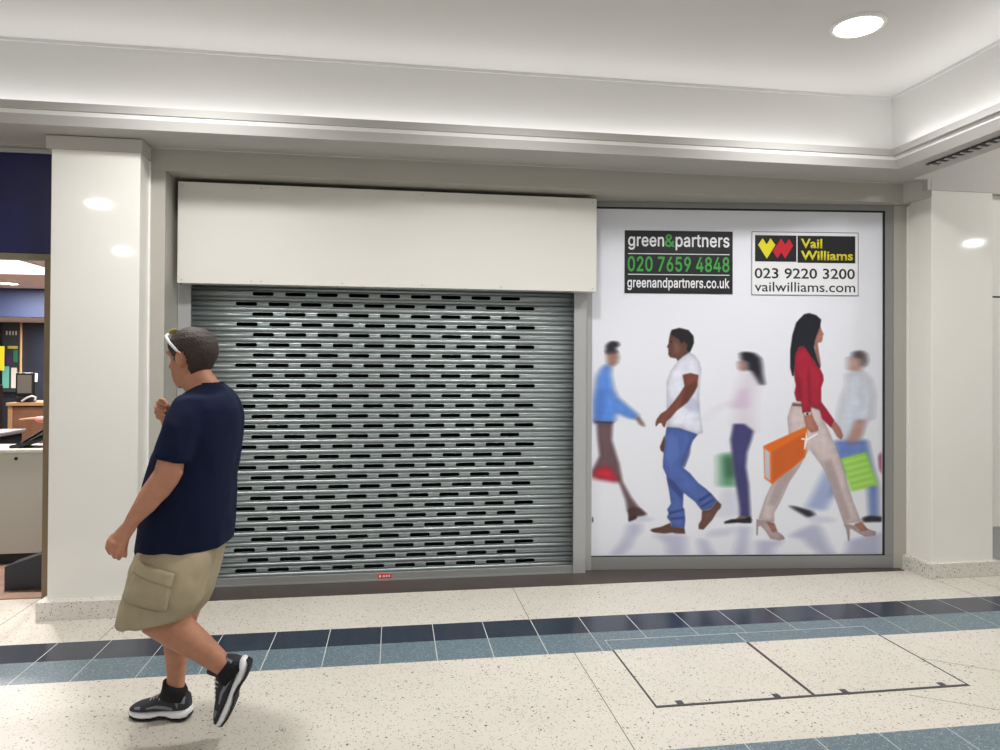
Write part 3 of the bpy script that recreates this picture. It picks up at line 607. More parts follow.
# ---- the two letting agents' signs
def outline(bm, pts, y0, y1):
    return prism(bm, pts, y0, y1)
GLYPH = {'g':(440,[[[(180,-165),(158,-162),(126,-153),(90,-135),(77,-126),(56,-106),(47,-92),(37,-72),(38,-66),(41,-60),(44,-56),(80,-35),(92,-29),(98,-28),(104,-29),(111,-32),(126,-46),(138,-61),(162,-75),(192,-82),(222,-82),(242,-78),(264,-69),(276,-61),(285,-50),(291,-38),(295,-26),(295,18),(292,22),(288,21),(266,6),(236,-6),(216,-10),(174,-10),(152,-6),(134,0),(104,15),(80,32),(66,48),(47,76),(32,106),(22,142),(22,154),(19,166),(19,220),(23,244),(33,280),(53,322),(66,338),(90,362),(120,382),(152,394),(170,398),(230,397),(242,394),(266,382),(294,363),(296,364),(298,366),(298,378),(302,388),(306,391),(314,395),(372,395),(381,390),(387,382),(388,-18),(385,-30),(385,-44),(378,-68),(366,-92),(355,-108),(333,-128),(302,-147),(278,-156),(252,-163),(240,-163),(228,-166)],[(187,76),(194,74),(218,74),(242,81),(259,90),(276,108),(285,124),(294,156),(298,178),(298,204),(295,226),(288,252),(282,268),(272,283),(258,298),(244,306),(224,313),(188,314),(168,307),(152,299),(138,283),(128,268),(119,246),(112,216),(112,168),(116,148),(128,118),(138,104),(156,87),(168,81)]]]),'r':(274,[[[(52,-14),(42,-8),(38,4),(39,380),(45,388),(54,393),(108,393),(114,392),(121,388),(126,382),(129,374),(132,372),(136,373),(150,383),(178,395),(196,399),(228,399),(240,399),(246,397),(252,392),(256,386),(257,326),(253,314),(244,307),(204,311),(186,308),(168,302),(156,296),(146,286),(138,274),(132,260),(128,242),(127,-2),(121,-10),(112,-15)]]]),'e':(418,[[[(182,-22),(156,-16),(138,-10),(108,5),(98,12),(66,43),(54,59),(35,96),(23,138),(19,158),(19,216),(23,240),(32,272),(47,306),(62,330),(98,366),(132,384),(156,393),(170,397),(186,397),(198,400),(224,400),(258,393),(282,384),(300,375),(326,355),(343,338),(357,318),(369,294),(378,266),(383,240),(385,230),(385,170),(380,161),(372,155),(122,154),(116,152),(115,140),(122,116),(128,104),(138,92),(144,85),(158,74),(182,65),(200,61),(218,61),(240,64),(252,68),(268,78),(282,92),(294,111),(300,116),(306,118),(320,118),(360,108),(372,102),(378,92),(379,86),(375,74),(357,42),(334,18),(318,5),(288,-10),(254,-20),(242,-20),(230,-23)],[(118,236),(122,235),(288,236),(290,240),(285,260),(273,282),(264,292),(252,303),(240,309),(228,313),(204,316),(194,313),(182,313),(170,309),(158,302),(144,292),(134,282),(119,254),(115,242)]]]),'n':(424,[[[(52,-14),(42,-8),(38,4),(38,374),(42,386),(52,392),(114,392),(124,386),(127,380),(129,368),(132,366),(136,367),(154,380),(172,389),(190,395),(210,399),(244,399),(280,392),(300,383),(318,372),(341,350),(349,338),(364,304),(368,290),(371,272),(371,110),(371,4),(367,-8),(360,-13),(352,-15),(298,-15),(292,-13),(286,-8),(282,-2),(281,4),(281,248),(274,274),(268,286),(257,298),(234,311),(210,315),(202,312),(190,312),(178,308),(160,299),(147,286),(135,266),(128,238),(127,-2),(121,-10),(112,-15)]]]),'&':(462,[[[(168,-21),(128,-12),(114,-6),(96,3),(74,17),(54,38),(41,54),(29,78),(22,100),(19,118),(19,150),(23,168),(33,196),(52,222),(79,250),(104,269),(110,276),(108,286),(92,306),(77,330),(71,342),(65,360),(61,378),(61,418),(68,444),(80,468),(90,482),(110,502),(132,514),(156,523),(170,527),(234,526),(254,520),(276,511),(296,497),(312,480),(329,454),(336,432),(340,408),(337,378),(330,360),(315,330),(308,321),(270,284),(247,268),(244,262),(245,258),(313,174),(320,168),(324,168),(327,172),(331,186),(335,226),(342,235),(354,239),(404,239),(414,237),(420,232),(423,226),(424,216),(421,202),(421,180),(414,148),(408,130),(388,88),(397,72),(450,10),(453,4),(453,-2),(447,-12),(438,-16),(366,-16),(354,-10),(337,10),(326,18),(320,16),(306,6),(288,-3),(252,-15),(212,-22)],[(172,64),(180,62),(206,62),(224,66),(254,78),(264,83),(267,88),(264,97),(189,186),(174,205),(170,207),(164,206),(151,196),(122,166),(116,154),(112,138),(112,124),(116,108),(119,100),(126,90),(132,83),(146,72)],[(181,336),(186,334),(188,334),(216,353),(234,372),(240,382),(243,390),(247,408),(242,426),(237,432),(228,439),(216,444),(204,446),(176,439),(158,421),(152,406),(151,394),(158,372)]]]),'p':(439,[[[(52,-157),(42,-150),(38,-138),(38,374),(42,386),(48,392),(58,394),(114,393),(124,386),(128,378),(128,366),(130,363),(132,362),(150,378),(180,393),(210,400),(240,400),(276,393),(300,384),(319,374),(334,364),(347,350),(359,338),(370,324),(385,296),(394,272),(404,224),(404,156),(401,144),(401,132),(394,104),(385,80),(370,54),(353,30),(342,19),(318,2),(298,-10),(252,-23),(214,-23),(180,-16),(156,-4),(144,4),(136,13),(130,14),(128,6),(127,-144),(121,-154),(112,-158)],[(215,62),(222,61),(252,67),(264,74),(282,89),(292,102),(304,128),(311,156),(311,176),(314,188),(311,200),(311,222),(307,240),(301,258),(289,282),(276,295),(258,306),(244,312),(227,314),(220,316),(202,313),(180,306),(172,301),(154,283),(144,270),(138,254),(128,210),(128,170),(131,150),(141,116),(150,98),(167,80),(180,71),(196,65)]]]),'a':(404,[[[(136,-23),(100,-14),(70,1),(46,21),(31,44),(25,56),(19,74),(15,92),(15,124),(25,158),(37,178),(51,194),(64,203),(88,215),(130,228),(184,237),(224,240),(252,248),(256,251),(261,260),(257,280),(254,290),(249,296),(238,305),(226,311),(212,315),(176,315),(154,308),(133,292),(126,286),(116,271),(110,265),(100,261),(88,261),(44,274),(38,277),(32,283),(28,290),(28,298),(40,324),(54,344),(64,354),(92,374),(104,380),(136,392),(152,396),(172,399),(202,399),(250,392),(268,386),(292,374),(309,362),(326,344),(341,314),(347,298),(351,278),(351,4),(347,-8),(344,-11),(334,-15),(278,-15),(272,-13),(266,-8),(260,7),(256,8),(224,-11),(200,-20),(176,-24)],[(156,62),(164,60),(182,60),(208,67),(218,70),(226,76),(245,92),(254,110),(260,128),(260,160),(258,164),(254,165),(220,159),(188,153),(176,153),(146,146),(124,137),(112,124),(108,116),(108,98),(109,92),(115,80),(134,67)]]]),'t':(242,[[[(142,-18),(112,-9),(92,3),(69,24),(61,40),(51,72),(50,306),(48,310),(44,311),(4,312),(-5,318),(-9,330),(-9,376),(-8,382),(-4,388),(2,393),(8,395),(44,395),(48,396),(50,400),(51,466),(52,473),(58,480),(64,484),(70,485),(124,485),(130,483),(136,478),(141,468),(141,402),(142,398),(148,395),(206,394),(215,388),(219,376),(219,328),(217,322),(212,316),(206,312),(200,311),(148,311),(144,310),(142,306),(141,88),(147,72),(152,69),(160,66),(178,65),(200,68),(206,67),(212,64),(218,54),(228,6),(227,0),(224,-6),(208,-15),(190,-19)]]]),'s':(380,[[[(158,-22),(140,-20),(112,-13),(76,5),(60,18),(43,38),(28,66),(21,90),(22,96),(25,102),(28,105),(40,111),(86,121),(98,120),(107,114),(118,86),(130,74),(142,68),(166,61),(196,61),(224,68),(236,74),(242,79),(248,86),(251,92),(251,114),(248,120),(242,127),(226,135),(124,161),(98,173),(74,187),(50,212),(37,236),(33,254),(33,296),(40,318),(52,339),(78,366),(92,375),(130,393),(166,400),(202,400),(238,394),(250,390),(280,375),(292,367),(314,345),(329,318),(339,294),(338,288),(335,282),(326,275),(286,265),(272,262),(266,263),(256,269),(244,291),(227,308),(206,316),(184,318),(164,315),(148,309),(138,302),(129,294),(126,288),(124,276),(127,264),(139,252),(152,245),(170,239),(230,225),(268,213),(292,201),(304,193),(328,168),(338,150),(345,128),(345,86),(338,62),(326,42),(306,18),(284,2),(260,-10),(226,-20),(214,-20),(202,-23)]]]),'d':(439,[[[(168,-22),(128,-10),(110,-1),(90,13),(65,38),(53,56),(41,80),(29,110),(22,138),(22,150),(19,162),(19,216),(22,228),(22,240),(29,266),(38,290),(50,314),(67,342),(80,355),(102,372),(132,387),(164,397),(176,397),(188,400),(216,400),(252,390),(270,381),(288,367),(294,366),(295,374),(295,462),(295,506),(299,516),(306,521),(314,523),(372,523),(378,521),(384,516),(388,506),(387,0),(381,-10),(372,-14),(314,-14),(306,-10),(302,-6),(299,0),(298,12),(296,14),(294,15),(264,-7),(252,-13),(234,-19),(212,-23)],[(199,62),(206,61),(230,65),(254,77),(270,92),(282,114),(291,138),(295,156),(295,176),(298,188),(295,200),(294,228),(288,252),(279,272),(260,295),(246,306),(228,312),(211,314),(204,316),(186,313),(164,306),(152,298),(139,284),(134,278),(122,254),(112,212),(112,168),(115,146),(125,116),(131,104),(142,90),(152,79),(164,71),(180,65)]]]),'.':(202,[[[(82,-18),(60,-9),(45,6),(39,18),(35,30),(36,54),(45,76),(60,91),(72,97),(84,101),(108,101),(130,91),(145,76),(155,54),(154,24),(144,6),(130,-9),(108,-19)]]]),'c':(410,[[[(180,-22),(152,-16),(138,-10),(98,11),(64,44),(50,66),(35,96),(29,114),(22,144),(22,158),(19,170),(19,204),(22,216),(22,230),(26,252),(32,272),(47,306),(66,333),(91,360),(108,372),(138,387),(156,393),(198,400),(224,400),(260,393),(278,387),(318,366),(349,336),(363,314),(369,302),(376,282),(374,272),(368,266),(356,260),(308,247),(300,248),(290,254),(279,278),(258,300),(240,309),(224,313),(206,315),(182,312),(162,303),(145,290),(125,260),(119,242),(112,210),(112,168),(115,146),(122,122),(128,110),(144,88),(152,79),(164,71),(180,65),(204,61),(242,68),(260,77),(266,82),(279,98),(293,126),(302,132),(308,132),(366,117),(372,114),(378,104),(378,98),(368,73),(345,36),(338,28),(308,5),(278,-10),(264,-16),(248,-20),(228,-23)]]]),'o':(430,[[[(180,-22),(152,-16),(108,5),(91,18),(66,43),(53,60),(35,96),(29,114),(22,144),(22,158),(19,170),(19,204),(22,216),(22,230),(29,264),(38,288),(47,306),(67,336),(95,362),(114,375),(138,387),(156,393),(200,400),(216,400),(234,397),(260,393),(278,387),(308,372),(326,358),(343,342),(363,314),(381,278),(387,260),(394,230),(394,210),(397,198),(397,176),(394,164),(394,144),(384,104),(372,78),(360,56),(349,42),(318,12),(284,-7),(252,-19),(230,-23)],[(196,62),(210,61),(234,65),(252,71),(271,86),(288,110),(294,126),(304,174),(304,200),(301,212),(301,224),(291,258),(282,276),(270,290),(254,303),(242,309),(218,313),(206,316),(182,312),(162,303),(148,294),(134,276),(125,260),(119,242),(112,210),(112,164),(116,144),(122,122),(128,110),(142,90),(156,77),(170,68),(182,64)]]]),'u':(425,[[[(160,-19),(132,-13),(112,-4),(94,7),(70,31),(60,44),(51,62),(45,80),(38,116),(38,374),(39,380),(42,387),(48,392),(54,394),(108,394),(120,390),(127,380),(128,144),(131,132),(131,120),(135,108),(147,86),(162,74),(168,71),(198,65),(220,67),(238,73),(257,86),(268,102),(274,114),(281,144),(281,374),(282,380),(286,387),(292,392),(298,394),(352,394),(364,390),(370,380),(370,0),(364,-10),(354,-14),(300,-14),(292,-10),(288,-6),(285,0),(284,12),(282,14),(280,15),(256,-1),(222,-16),(202,-20)]]]),'k':(395,[[[(52,-14),(42,-8),(38,4),(38,506),(39,512),(42,518),(48,523),(54,525),(108,525),(120,521),(127,512),(128,256),(130,248),(136,249),(224,338),(236,352),(269,386),(276,391),(286,393),(360,392),(370,386),(373,380),(373,374),(366,363),(245,242),(226,219),(224,214),(231,202),(252,175),(376,20),(385,4),(385,-2),(382,-8),(374,-14),(366,-15),(298,-15),(286,-11),(278,-4),(186,113),(161,146),(154,152),(150,152),(142,147),(131,136),(128,130),(128,4),(124,-8),(118,-13),(108,-15)]]]),'0':(468,[[[(206,-21),(188,-18),(166,-12),(146,-3),(122,12),(93,40),(67,78),(49,126),(36,184),(36,202),(33,214),(33,294),(36,306),(36,324),(42,354),(55,400),(73,438),(82,454),(94,470),(122,496),(140,508),(164,520),(200,530),(248,530),(272,526),(290,520),(314,508),(332,496),(363,466),(380,438),(392,414),(404,382),(417,324),(417,306),(420,294),(420,214),(417,202),(417,184),(410,150),(395,100),(388,82),(374,58),(362,41),(332,12),(308,-3),(286,-12),(266,-18),(244,-22)],[(210,66),(218,65),(238,65),(260,72),(275,82),(291,96),(305,120),(317,154),(327,210),(327,234),(330,246),(330,258),(327,274),(327,300),(321,340),(311,376),(299,400),(288,418),(268,433),(244,442),(226,444),(212,443),(190,436),(182,431),(162,412),(148,388),(136,354),(129,324),(129,310),(126,298),(126,274),(123,262),(123,250),(126,234),(126,208),(133,166),(145,126),(154,108),(174,84),(190,73)]]]),'2':(468,[[[(62,-14),(54,-8),(49,2),(49,44),(53,56),(72,78),(104,111),(114,123),(145,154),(156,168),(228,243),(235,254),(276,298),(296,331),(300,340),(304,356),(304,382),(300,400),(294,412),(282,426),(270,434),(254,440),(240,444),(206,444),(180,434),(168,426),(158,416),(152,406),(146,388),(141,362),(134,352),(122,348),(68,348),(62,350),(56,355),(53,362),(52,368),(52,392),(56,410),(62,428),(74,452),(85,466),(112,494),(126,503),(162,521),(188,528),(200,528),(212,531),(236,531),(246,529),(266,527),(302,515),(330,500),(356,477),(369,460),(384,434),(394,404),(397,368),(394,358),(393,340),(384,310),(369,280),(357,262),(337,236),(302,195),(205,94),(193,80),(192,74),(200,72),(390,71),(398,65),(403,56),(402,-2),(396,-11),(384,-15)]]]),'7':(468,[[[(96,-14),(87,-8),(83,2),(84,8),(108,56),(118,74),(279,394),(289,412),(299,434),(298,437),(292,438),(66,438),(54,442),(49,448),(47,458),(47,508),(49,514),(54,520),(60,524),(66,525),(142,525),(394,524),(402,518),(407,508),(407,452),(403,440),(370,374),(360,356),(178,-8),(172,-13),(162,-15)]]]),'6':(468,[[[(206,-21),(164,-12),(144,-3),(104,23),(83,48),(71,66),(59,94),(49,136),(49,178),(53,202),(59,226),(74,264),(92,298),(161,402),(240,517),(247,522),(254,524),(320,524),(330,520),(333,516),(336,508),(335,502),(227,346),(220,334),(221,330),(224,329),(258,329),(288,322),(306,316),(330,304),(339,298),(372,265),(378,256),(390,232),(399,204),(403,186),(403,130),(399,108),(390,84),(372,52),(358,34),(344,20),(330,9),(296,-9),(270,-18),(248,-22)],[(223,64),(228,63),(246,65),(258,69),(270,75),(284,86),(297,102),(306,120),(313,150),(313,168),(306,196),(292,220),(278,233),(264,243),(252,247),(230,250),(204,248),(192,244),(170,230),(155,214),(146,196),(142,184),(142,168),(140,160),(142,150),(142,132),(146,120),(155,102),(163,90),(174,81),(194,69),(206,65)]]]),'5':(468,[[[(194,-21),(166,-15),(148,-9),(124,3),(97,22),(82,35),(61,66),(52,88),(45,120),(46,132),(49,138),(56,144),(64,146),(124,145),(131,142),(136,136),(142,112),(151,96),(158,89),(172,78),(184,72),(202,66),(232,65),(250,69),(266,75),(279,84),(296,102),(305,120),(312,144),(312,178),(305,204),(292,226),(275,244),(254,256),(238,260),(220,262),(194,260),(160,250),(136,234),(128,230),(116,233),(100,233),(92,236),(70,237),(58,243),(53,250),(52,256),(54,264),(54,282),(57,292),(60,336),(66,370),(66,388),(69,396),(69,414),(72,424),(72,438),(75,450),(75,468),(78,478),(78,496),(82,510),(86,517),(94,523),(124,524),(362,524),(368,523),(374,520),(379,514),(381,508),(381,454),(376,444),(368,438),(172,437),(166,435),(163,426),(159,378),(156,370),(156,352),(153,342),(154,335),(160,334),(184,343),(202,347),(232,350),(244,347),(260,347),(286,340),(314,328),(328,319),(346,305),(360,292),(377,268),(395,232),(405,190),(405,136),(398,106),(392,86),(377,60),(362,39),(352,29),(322,6),(292,-9),(274,-15),(236,-22)]]]),'9':(468,[[[(128,-14),(122,-10),(116,-2),(116,4),(119,10),(225,164),(232,176),(231,178),(228,180),(198,180),(176,183),(146,193),(128,202),(110,214),(86,237),(71,260),(56,292),(49,328),(49,376),(56,406),(65,430),(84,461),(114,492),(128,503),(164,521),(206,530),(242,531),(264,527),(294,518),(332,497),(362,468),(381,440),(393,416),(399,398),(403,374),(403,320),(396,290),(390,272),(378,244),(360,212),(312,136),(212,-8),(205,-14),(198,-15)],[(214,260),(230,258),(252,262),(266,268),(276,273),(288,284),(297,296),(306,314),(313,340),(313,358),(309,380),(303,394),(291,416),(282,426),(270,434),(258,440),(240,444),(210,444),(188,437),(180,432),(157,410),(152,400),(146,386),(140,356),(142,332),(146,316),(156,295),(174,276),(186,268),(200,262)]]]),'4':(468,[[[(282,-14),(272,-8),(268,2),(268,82),(266,87),(264,89),(44,90),(38,91),(32,94),(26,102),(25,110),(25,158),(29,170),(234,515),(240,521),(248,525),(306,525),(318,521),(324,512),(325,506),(321,496),(263,398),(137,184),(137,178),(144,177),(260,177),(265,178),(268,184),(268,314),(270,321),(276,329),(284,333),(338,333),(344,332),(351,328),(356,322),(358,316),(358,184),(360,180),(366,177),(414,176),(423,170),(427,158),(427,110),(426,104),(422,97),(416,92),(410,90),(366,90),(361,88),(359,86),(358,4),(357,-2),(354,-8),(346,-14),(338,-15)]]]),'8':(468,[[[(198,-21),(152,-12),(108,9),(91,22),(70,42),(59,58),(44,88),(37,118),(37,154),(44,184),(53,204),(72,232),(88,250),(105,262),(110,268),(106,274),(90,288),(74,310),(65,328),(55,366),(55,394),(59,414),(65,432),(77,456),(86,470),(110,493),(128,505),(152,517),(180,526),(206,530),(254,529),(272,526),(294,520),(324,505),(342,492),(366,469),(378,450),(387,432),(393,414),(397,390),(397,366),(390,336),(384,322),(372,300),(360,284),(346,274),(342,268),(344,263),(362,251),(380,233),(399,204),(411,174),(415,156),(415,114),(408,88),(393,58),(379,40),(360,20),(344,9),(314,-6),(300,-12),(284,-16),(248,-22)],[(202,66),(210,65),(242,65),(264,68),(276,72),(288,78),(302,90),(312,102),(318,118),(322,132),(322,148),(316,168),(309,180),(297,196),(284,205),(272,211),(248,218),(236,218),(228,220),(218,218),(200,218),(174,208),(164,203),(145,184),(137,172),(134,162),(130,148),(130,132),(137,108),(146,94),(152,88),(168,76),(188,69)],[(208,306),(216,305),(242,305),(270,315),(278,320),(289,330),(300,352),(304,366),(304,382),(300,400),(295,412),(289,420),(278,430),(260,439),(242,443),(224,445),(206,443),(186,436),(174,430),(164,422),(152,400),(148,384),(148,370),(156,342),(163,330),(176,318),(188,312)]]]),' ':(188,[])}
def mesh_of(cu):
    cu.fill_mode = 'FRONT'
    o = bpy.data.objects.new('t', cu); COL.objects.link(o)
    me = bpy.data.meshes.new_from_object(o.evaluated_get(bpy.context.evaluated_depsgraph_get()))
    bpy.data.objects.remove(o); return me
def grot_mesh(body):
    bm = bmesh.new(); pen = 0
    for ch in body:
        adv, groups = GLYPH[ch]
        for gp in groups:
            cu = bpy.data.curves.new('t', 'CURVE'); cu.dimensions = '2D'
            for lp in gp:
                sp = cu.splines.new('POLY'); sp.points.add(len(lp)-1); sp.use_cyclic_u = True
                for k, (gx, gy) in enumerate(lp): sp.points[k].co = ((gx+pen)/1000, gy/1000, 0, 1)
            me = mesh_of(cu); bm.from_mesh(me); bpy.data.meshes.remove(me)
        pen += adv
    me = bpy.data.meshes.new('t'); bm.to_mesh(me); bm.free(); return me
def text(name, body, x0, x1, z0, z1, m, parent, y=-.0016, bold=0., th=.0004, grot=False):
    if grot: me = grot_mesh(body)
    else:
        cu = bpy.data.curves.new('t', 'FONT'); cu.body = body; cu.size = 1; cu.offset = bold; cu.resolution_u = 3
        me = mesh_of(cu)
    co = np.empty(len(me.vertices)*3); me.vertices.foreach_get('co', co); co = co.reshape(-1, 3)
    lo, hi = co.min(0), co.max(0)
    new = np.stack([x0+(co[:, 0]-lo[0])/(hi[0]-lo[0])*(x1-x0), np.full(len(co), y), z0+(co[:, 1]-lo[1])/(hi[1]-lo[1])*(z1-z0)], 1)
    me.vertices.foreach_set('co', new.ravel()); me.update()
    bm = bmesh.new(); bm.from_mesh(me); bpy.data.meshes.remove(me)
    bmesh.ops.recalc_face_normals(bm, faces=bm.faces[:])
    r = bmesh.ops.extrude_face_region(bm, geom=bm.faces[:])
    for v in r['geom']:
        if isinstance(v, bmesh.types.BMVert): v.co.y -= th
    return obj(name, bm, m, parent)
M_black = mat('sign_black', (28, 29, 34), .35); M_sw = mat('sign_white', (232, 233, 236), .4); M_green = mat('sign_green', (62, 160, 66), .4)
M_yel = mat('sign_yellow', (222, 212, 30), .4); M_rd = mat('sign_red', (196, 30, 48), .4); M_txt = mat('sign_text_black', (24, 26, 34), .4)
def sign_root(name, u0, z0, label):
    c, s = math.cos(ANG), math.sin(ANG)
    return tag(empty(name, (1.42+c*u0-(-s)*0+.0*c, 4.94+s*u0, z0), ANG), label, 'sign', None)
# sign 1 : 0.802 x 0.461
w, h = .802, .461
s1 = sign_root('agent_sign', .239, 2.019, 'black letting sign with green phone number on the upper left of the poster')
Y = .0108
obj('sign_panel', B(0, w, Y-.003, Y, 0, h, bev=.001), M_black, s1)
def q1(px, py): return ((px-139.5)/338*w, (324.5-py)/197.5*h)
def t1(nm, body, xa, xb, ya, yb, m, bold=0):
    x0, z1 = q1(xa, ya); x1, z0 = q1(xb, yb); return text(nm, body, x0, x1, z0, z1, m, s1, Y-.0031, bold, grot=True)
t1('lettering', 'green', 150, 262, 146, 188, M_sw); t1('ampersand', '&', 264, 295, 138, 178, M_green); t1('lettering', 'partners', 298, 467, 139, 188, M_sw)
t1('phone_number', '020 7659 4848', 149, 467, 208, 256, M_green); t1('web_address', 'greenandpartners.co.uk', 148, 467, 275, 315, M_sw)
for yy in (200, 265):
    x0, z0 = q1(150, yy+1.2); x1, z1 = q1(467, yy-1.2); obj('rule_line', B(x0, x1, Y-.0036, Y-.003, z0, z1), M_sw, s1)
# sign 2 : 0.806 x 0.47
w2, h2 = .806, .470
s2 = sign_root('agent_sign', 1.181, 2.014, 'white letting sign with yellow and red emblem on the upper right of the poster')
def q2(px, py): return ((px-82)/710*w2, (503-py)/428*h2)
obj('sign_panel', B(0, w2, Y-.003, Y, 0, h2, bev=.001), M_sw, s2)
bm = bmesh.new(); e = .005
for a in ((0, w2, 0, e), (0, w2, h2-e, h2), (0, e, 0, h2), (w2-e, w2, 0, h2)): box(bm, a[0], a[1], Y-.0035, Y-.0028, a[2], a[3])
obj('border', bm, mat('sign_border', (96, 100, 106), .5), s2)
def blk(nm, xa, xb, ya, yb, m, y=Y-.0034):
    x0, z1 = q2(xa, ya); x1, z0 = q2(xb, yb); return obj(nm, B(x0, x1, y, Y-.003, z0, z1), m, s2)
em = blk('emblem_block', 105, 379, 100, 277, M_black); blk('name_block', 386, 770, 100, 283, M_black)
hy = [(155, 120), (182, 162), (207, 120), (240, 165), (183, 258), (125, 165)]
hr = [(278, 120), (304, 162), (330, 122), (357, 168), (303, 257), (280, 213), (253, 254), (222, 207)]
for nm, pl, m in (('yellow_mark', hy, M_yel), ('red_mark', hr, M_rd)): obj(nm, outline(bmesh.new(), [q2(*p) for p in pl], Y-.004, Y-.0034), m, em)
def t2(nm, body, xa, xb, ya, yb, m, bold=.014, y=Y-.0035):
    x0, z1 = q2(xa, ya); x1, z0 = q2(xb, yb); return text(nm, body, x0, x1, z0, z1, m, s2, y, bold)
t2('lettering', 'Vail', 408, 550, 120, 185, M_yel, .024); t2('lettering', 'Williams', 408, 755, 201, 265, M_yel, .024)
t2('phone_number', '023 9220 3200', 103, 768, 320, 391, M_txt, .014, Y-.0031); t2('web_address', 'vailwilliams.com', 103, 770, 413, 479, M_txt, .006, Y-.0031)

# ------------------------------------------------------------------ neighbouring shop on the left
M_fasc = mat('navy_fascia', (30, 31, 84), .25); M_olive = mat('olive_grey_rail', (128, 122, 104), .45, metal=.2)
M_shopceil = mat('shop_ceiling', (246, 238, 236), .7); M_shopblue = mat('shop_blue_wall', (60, 72, 104), .6); M_shopdark = mat('shop_dark_wall', (36, 42, 54), .6)
M_wood = mat('counter_wood', (150, 108, 80), .5, noise=(9, .2)); M_woodf = mat('wood_floor', (160, 130, 112), .55, noise=(12, .3)); M_pale = mat('pale_wood_edge', (196, 158, 112), .45)
M_cab = mat('cream_cabinet', (186, 186, 176), .4); M_blk = mat('black_plastic', (26, 25, 28), .4); M_slate = mat('slate_plinth', (44, 46, 56), .5); M_screen = mat('till_screen', (120, 118, 112), .3)
M_paper = mat('paper', (226, 218, 208), .6); M_pink = mat('pink_plastic', (224, 130, 126), .5); M_tan = mat('tan_stick', (176, 140, 104), .5); M_grey = mat('grey_plastic', (112, 108, 112), .4)
M_yell = mat('yellow_card', (240, 232, 40), .5); M_teal = mat('teal_print', (110, 190, 170), .5); M_purple = mat('purple_print', (70, 50, 92), .5); M_dgreen = mat('dark_poster', (52, 58, 62), .5)
fs = tag(empty('shop_fascia', (-2.01, 4.75, 2.17)), 'deep navy fascia board above the shop opening left of the cream pillar', 'fascia board')
obj('fascia_board', B(-2.6, 0, 0, .06, .0, .625, bev=.003), M_fasc, fs); obj('bottom_rail', B(-2.6, 0, -.008, .06, -.038, -.001, bev=.003), M_olive, fs); obj('top_moulding', B(-2.6, 0, -.01, .06, .626, .655, bev=.004), M_bulk, fs)
d = empty('door_1', (-2.17, 4.75, 0)); struct(d)
struct(obj('door_jamb', B(0, .05, 0, .09, 0, 2.13, bev=.003), mat('bronze_jamb', (134, 116, 90), .45), d))
bm = bmesh.new(); box(bm, -8, -1.56, 4.80, 11.35, 2.45, 2.5); struct(obj('ceiling_shop', bm, M_shopceil))
bm = B(-8, -1.56, 9.9, 10.0, 2.08, 2.449); struct(obj('wall_bulkhead', bm, M_shopblue))
bm = B(-8, -1.56, 10.0, 11.3, 2.08, 2.13); struct(obj('ceiling_alcove', bm, M_shopceil))
bm = B(-8, -1.56, 11.3, 11.35, 0, 2.449); struct(obj('wall_rear', bm, M_shopdark))
bm = B(-1.60, -1.56, 5.21, 11.3, 0, 2.449); struct(obj('wall_left', bm, M_shopdark))
bm = B(-8.05, -8, 4.8, 11.35, 0, 2.449); struct(obj('wall_far_left', bm, M_shopdark))
bm = B(-8, -1.56, 4.815, 11.3, .0005, .006); struct(obj('floor_shop', bm, M_woodf))
downlight(-4.62, 9.25, 'round recessed downlight in the pinkish ceiling of the shop on the left', z=2.45, r=.11)
area_light('downlight_lamp', (-4.62, 9.25, 2.43), .2, .2, 45, disk=True, color=(1, .95, .93))
for px, py, pz in ((-2.6, 5.5, 2.43), (-2.4, 7.6, 2.43), (-4.5, 10.8, 2.06)):
    area_light('downlight_lamp', (px, py, pz), .2, .2, 70, disk=True, color=(1, .95, .93))
    downlight(px, py, 'round recessed downlight in the left shop hidden behind the cream pillar' if py < 10 else 'round recessed downlight in the low alcove ceiling at the back of the left shop', z=pz+.02, r=.11)
t = tag(empty('light_panel', (-4.77, 6.65, 2.45)), 'large bright white lit ceiling panel inside the shop on the left', 'light panel')
obj('panel_frame', B(-1.32, 1.32, -1.5, 1.5, -.012, -.001), M_bulkw, t)
obj('diffuser', B(-1.3, 1.3, -1.48, 1.48, -.022, -.0125), mat('panel_diffuser', (255, 242, 244), .6, emit=1.6), t)
# counter
t = tag(empty('shop_counter', (-3.4, 5.60, 0)), 'cream shop counter cabinet with a small round lock, seen left of the pillar', 'counter')
obj('cabinet_body', B(-.9, 1.05, 0, .36, .09, .825, bev=.004), M_cab, t); obj('counter_top', B(-.92, 1.07, -.015, .38, .826, .852, bev=.004), mat('counter_top_cream', (200, 198, 188), .5), t)
obj('toe_kick', B(-.9, 1.05, .05, .34, .007, .089), M_blk, t)
obj('lock', cyl(bmesh.new(), (.665, 0, .785), (0, -1, 0), .012, .006, 16), M_blk, t)
# dark sloped plinth by the jamb
bm = bmesh.new(); prism(bm, [(-.175, .0), (.16, .0), (.16, .255), (.06, .235), (-.175, .155)], 0, .18)
t = tag(obj('sloped_plinth', bm, M_slate), 'dark slate wedge-shaped plinth standing on the wood floor by the shop jamb', 'plinth'); t.location = (-2.32, 4.98, .006)
# conveyor-like dark desk behind the counter
t = tag(empty('desk_unit', (-3.75, 6.15, .006)), 'low dark grey desk unit with a lighter top behind the cream counter', 'desk')
obj('desk_body', B(-.8, .55, 0, .5, 0, .87, bev=.01), M_blk, t); obj('desk_top', B(-.82, .57, .12, .52, .871, .905, bev=.008), M_grey, t)
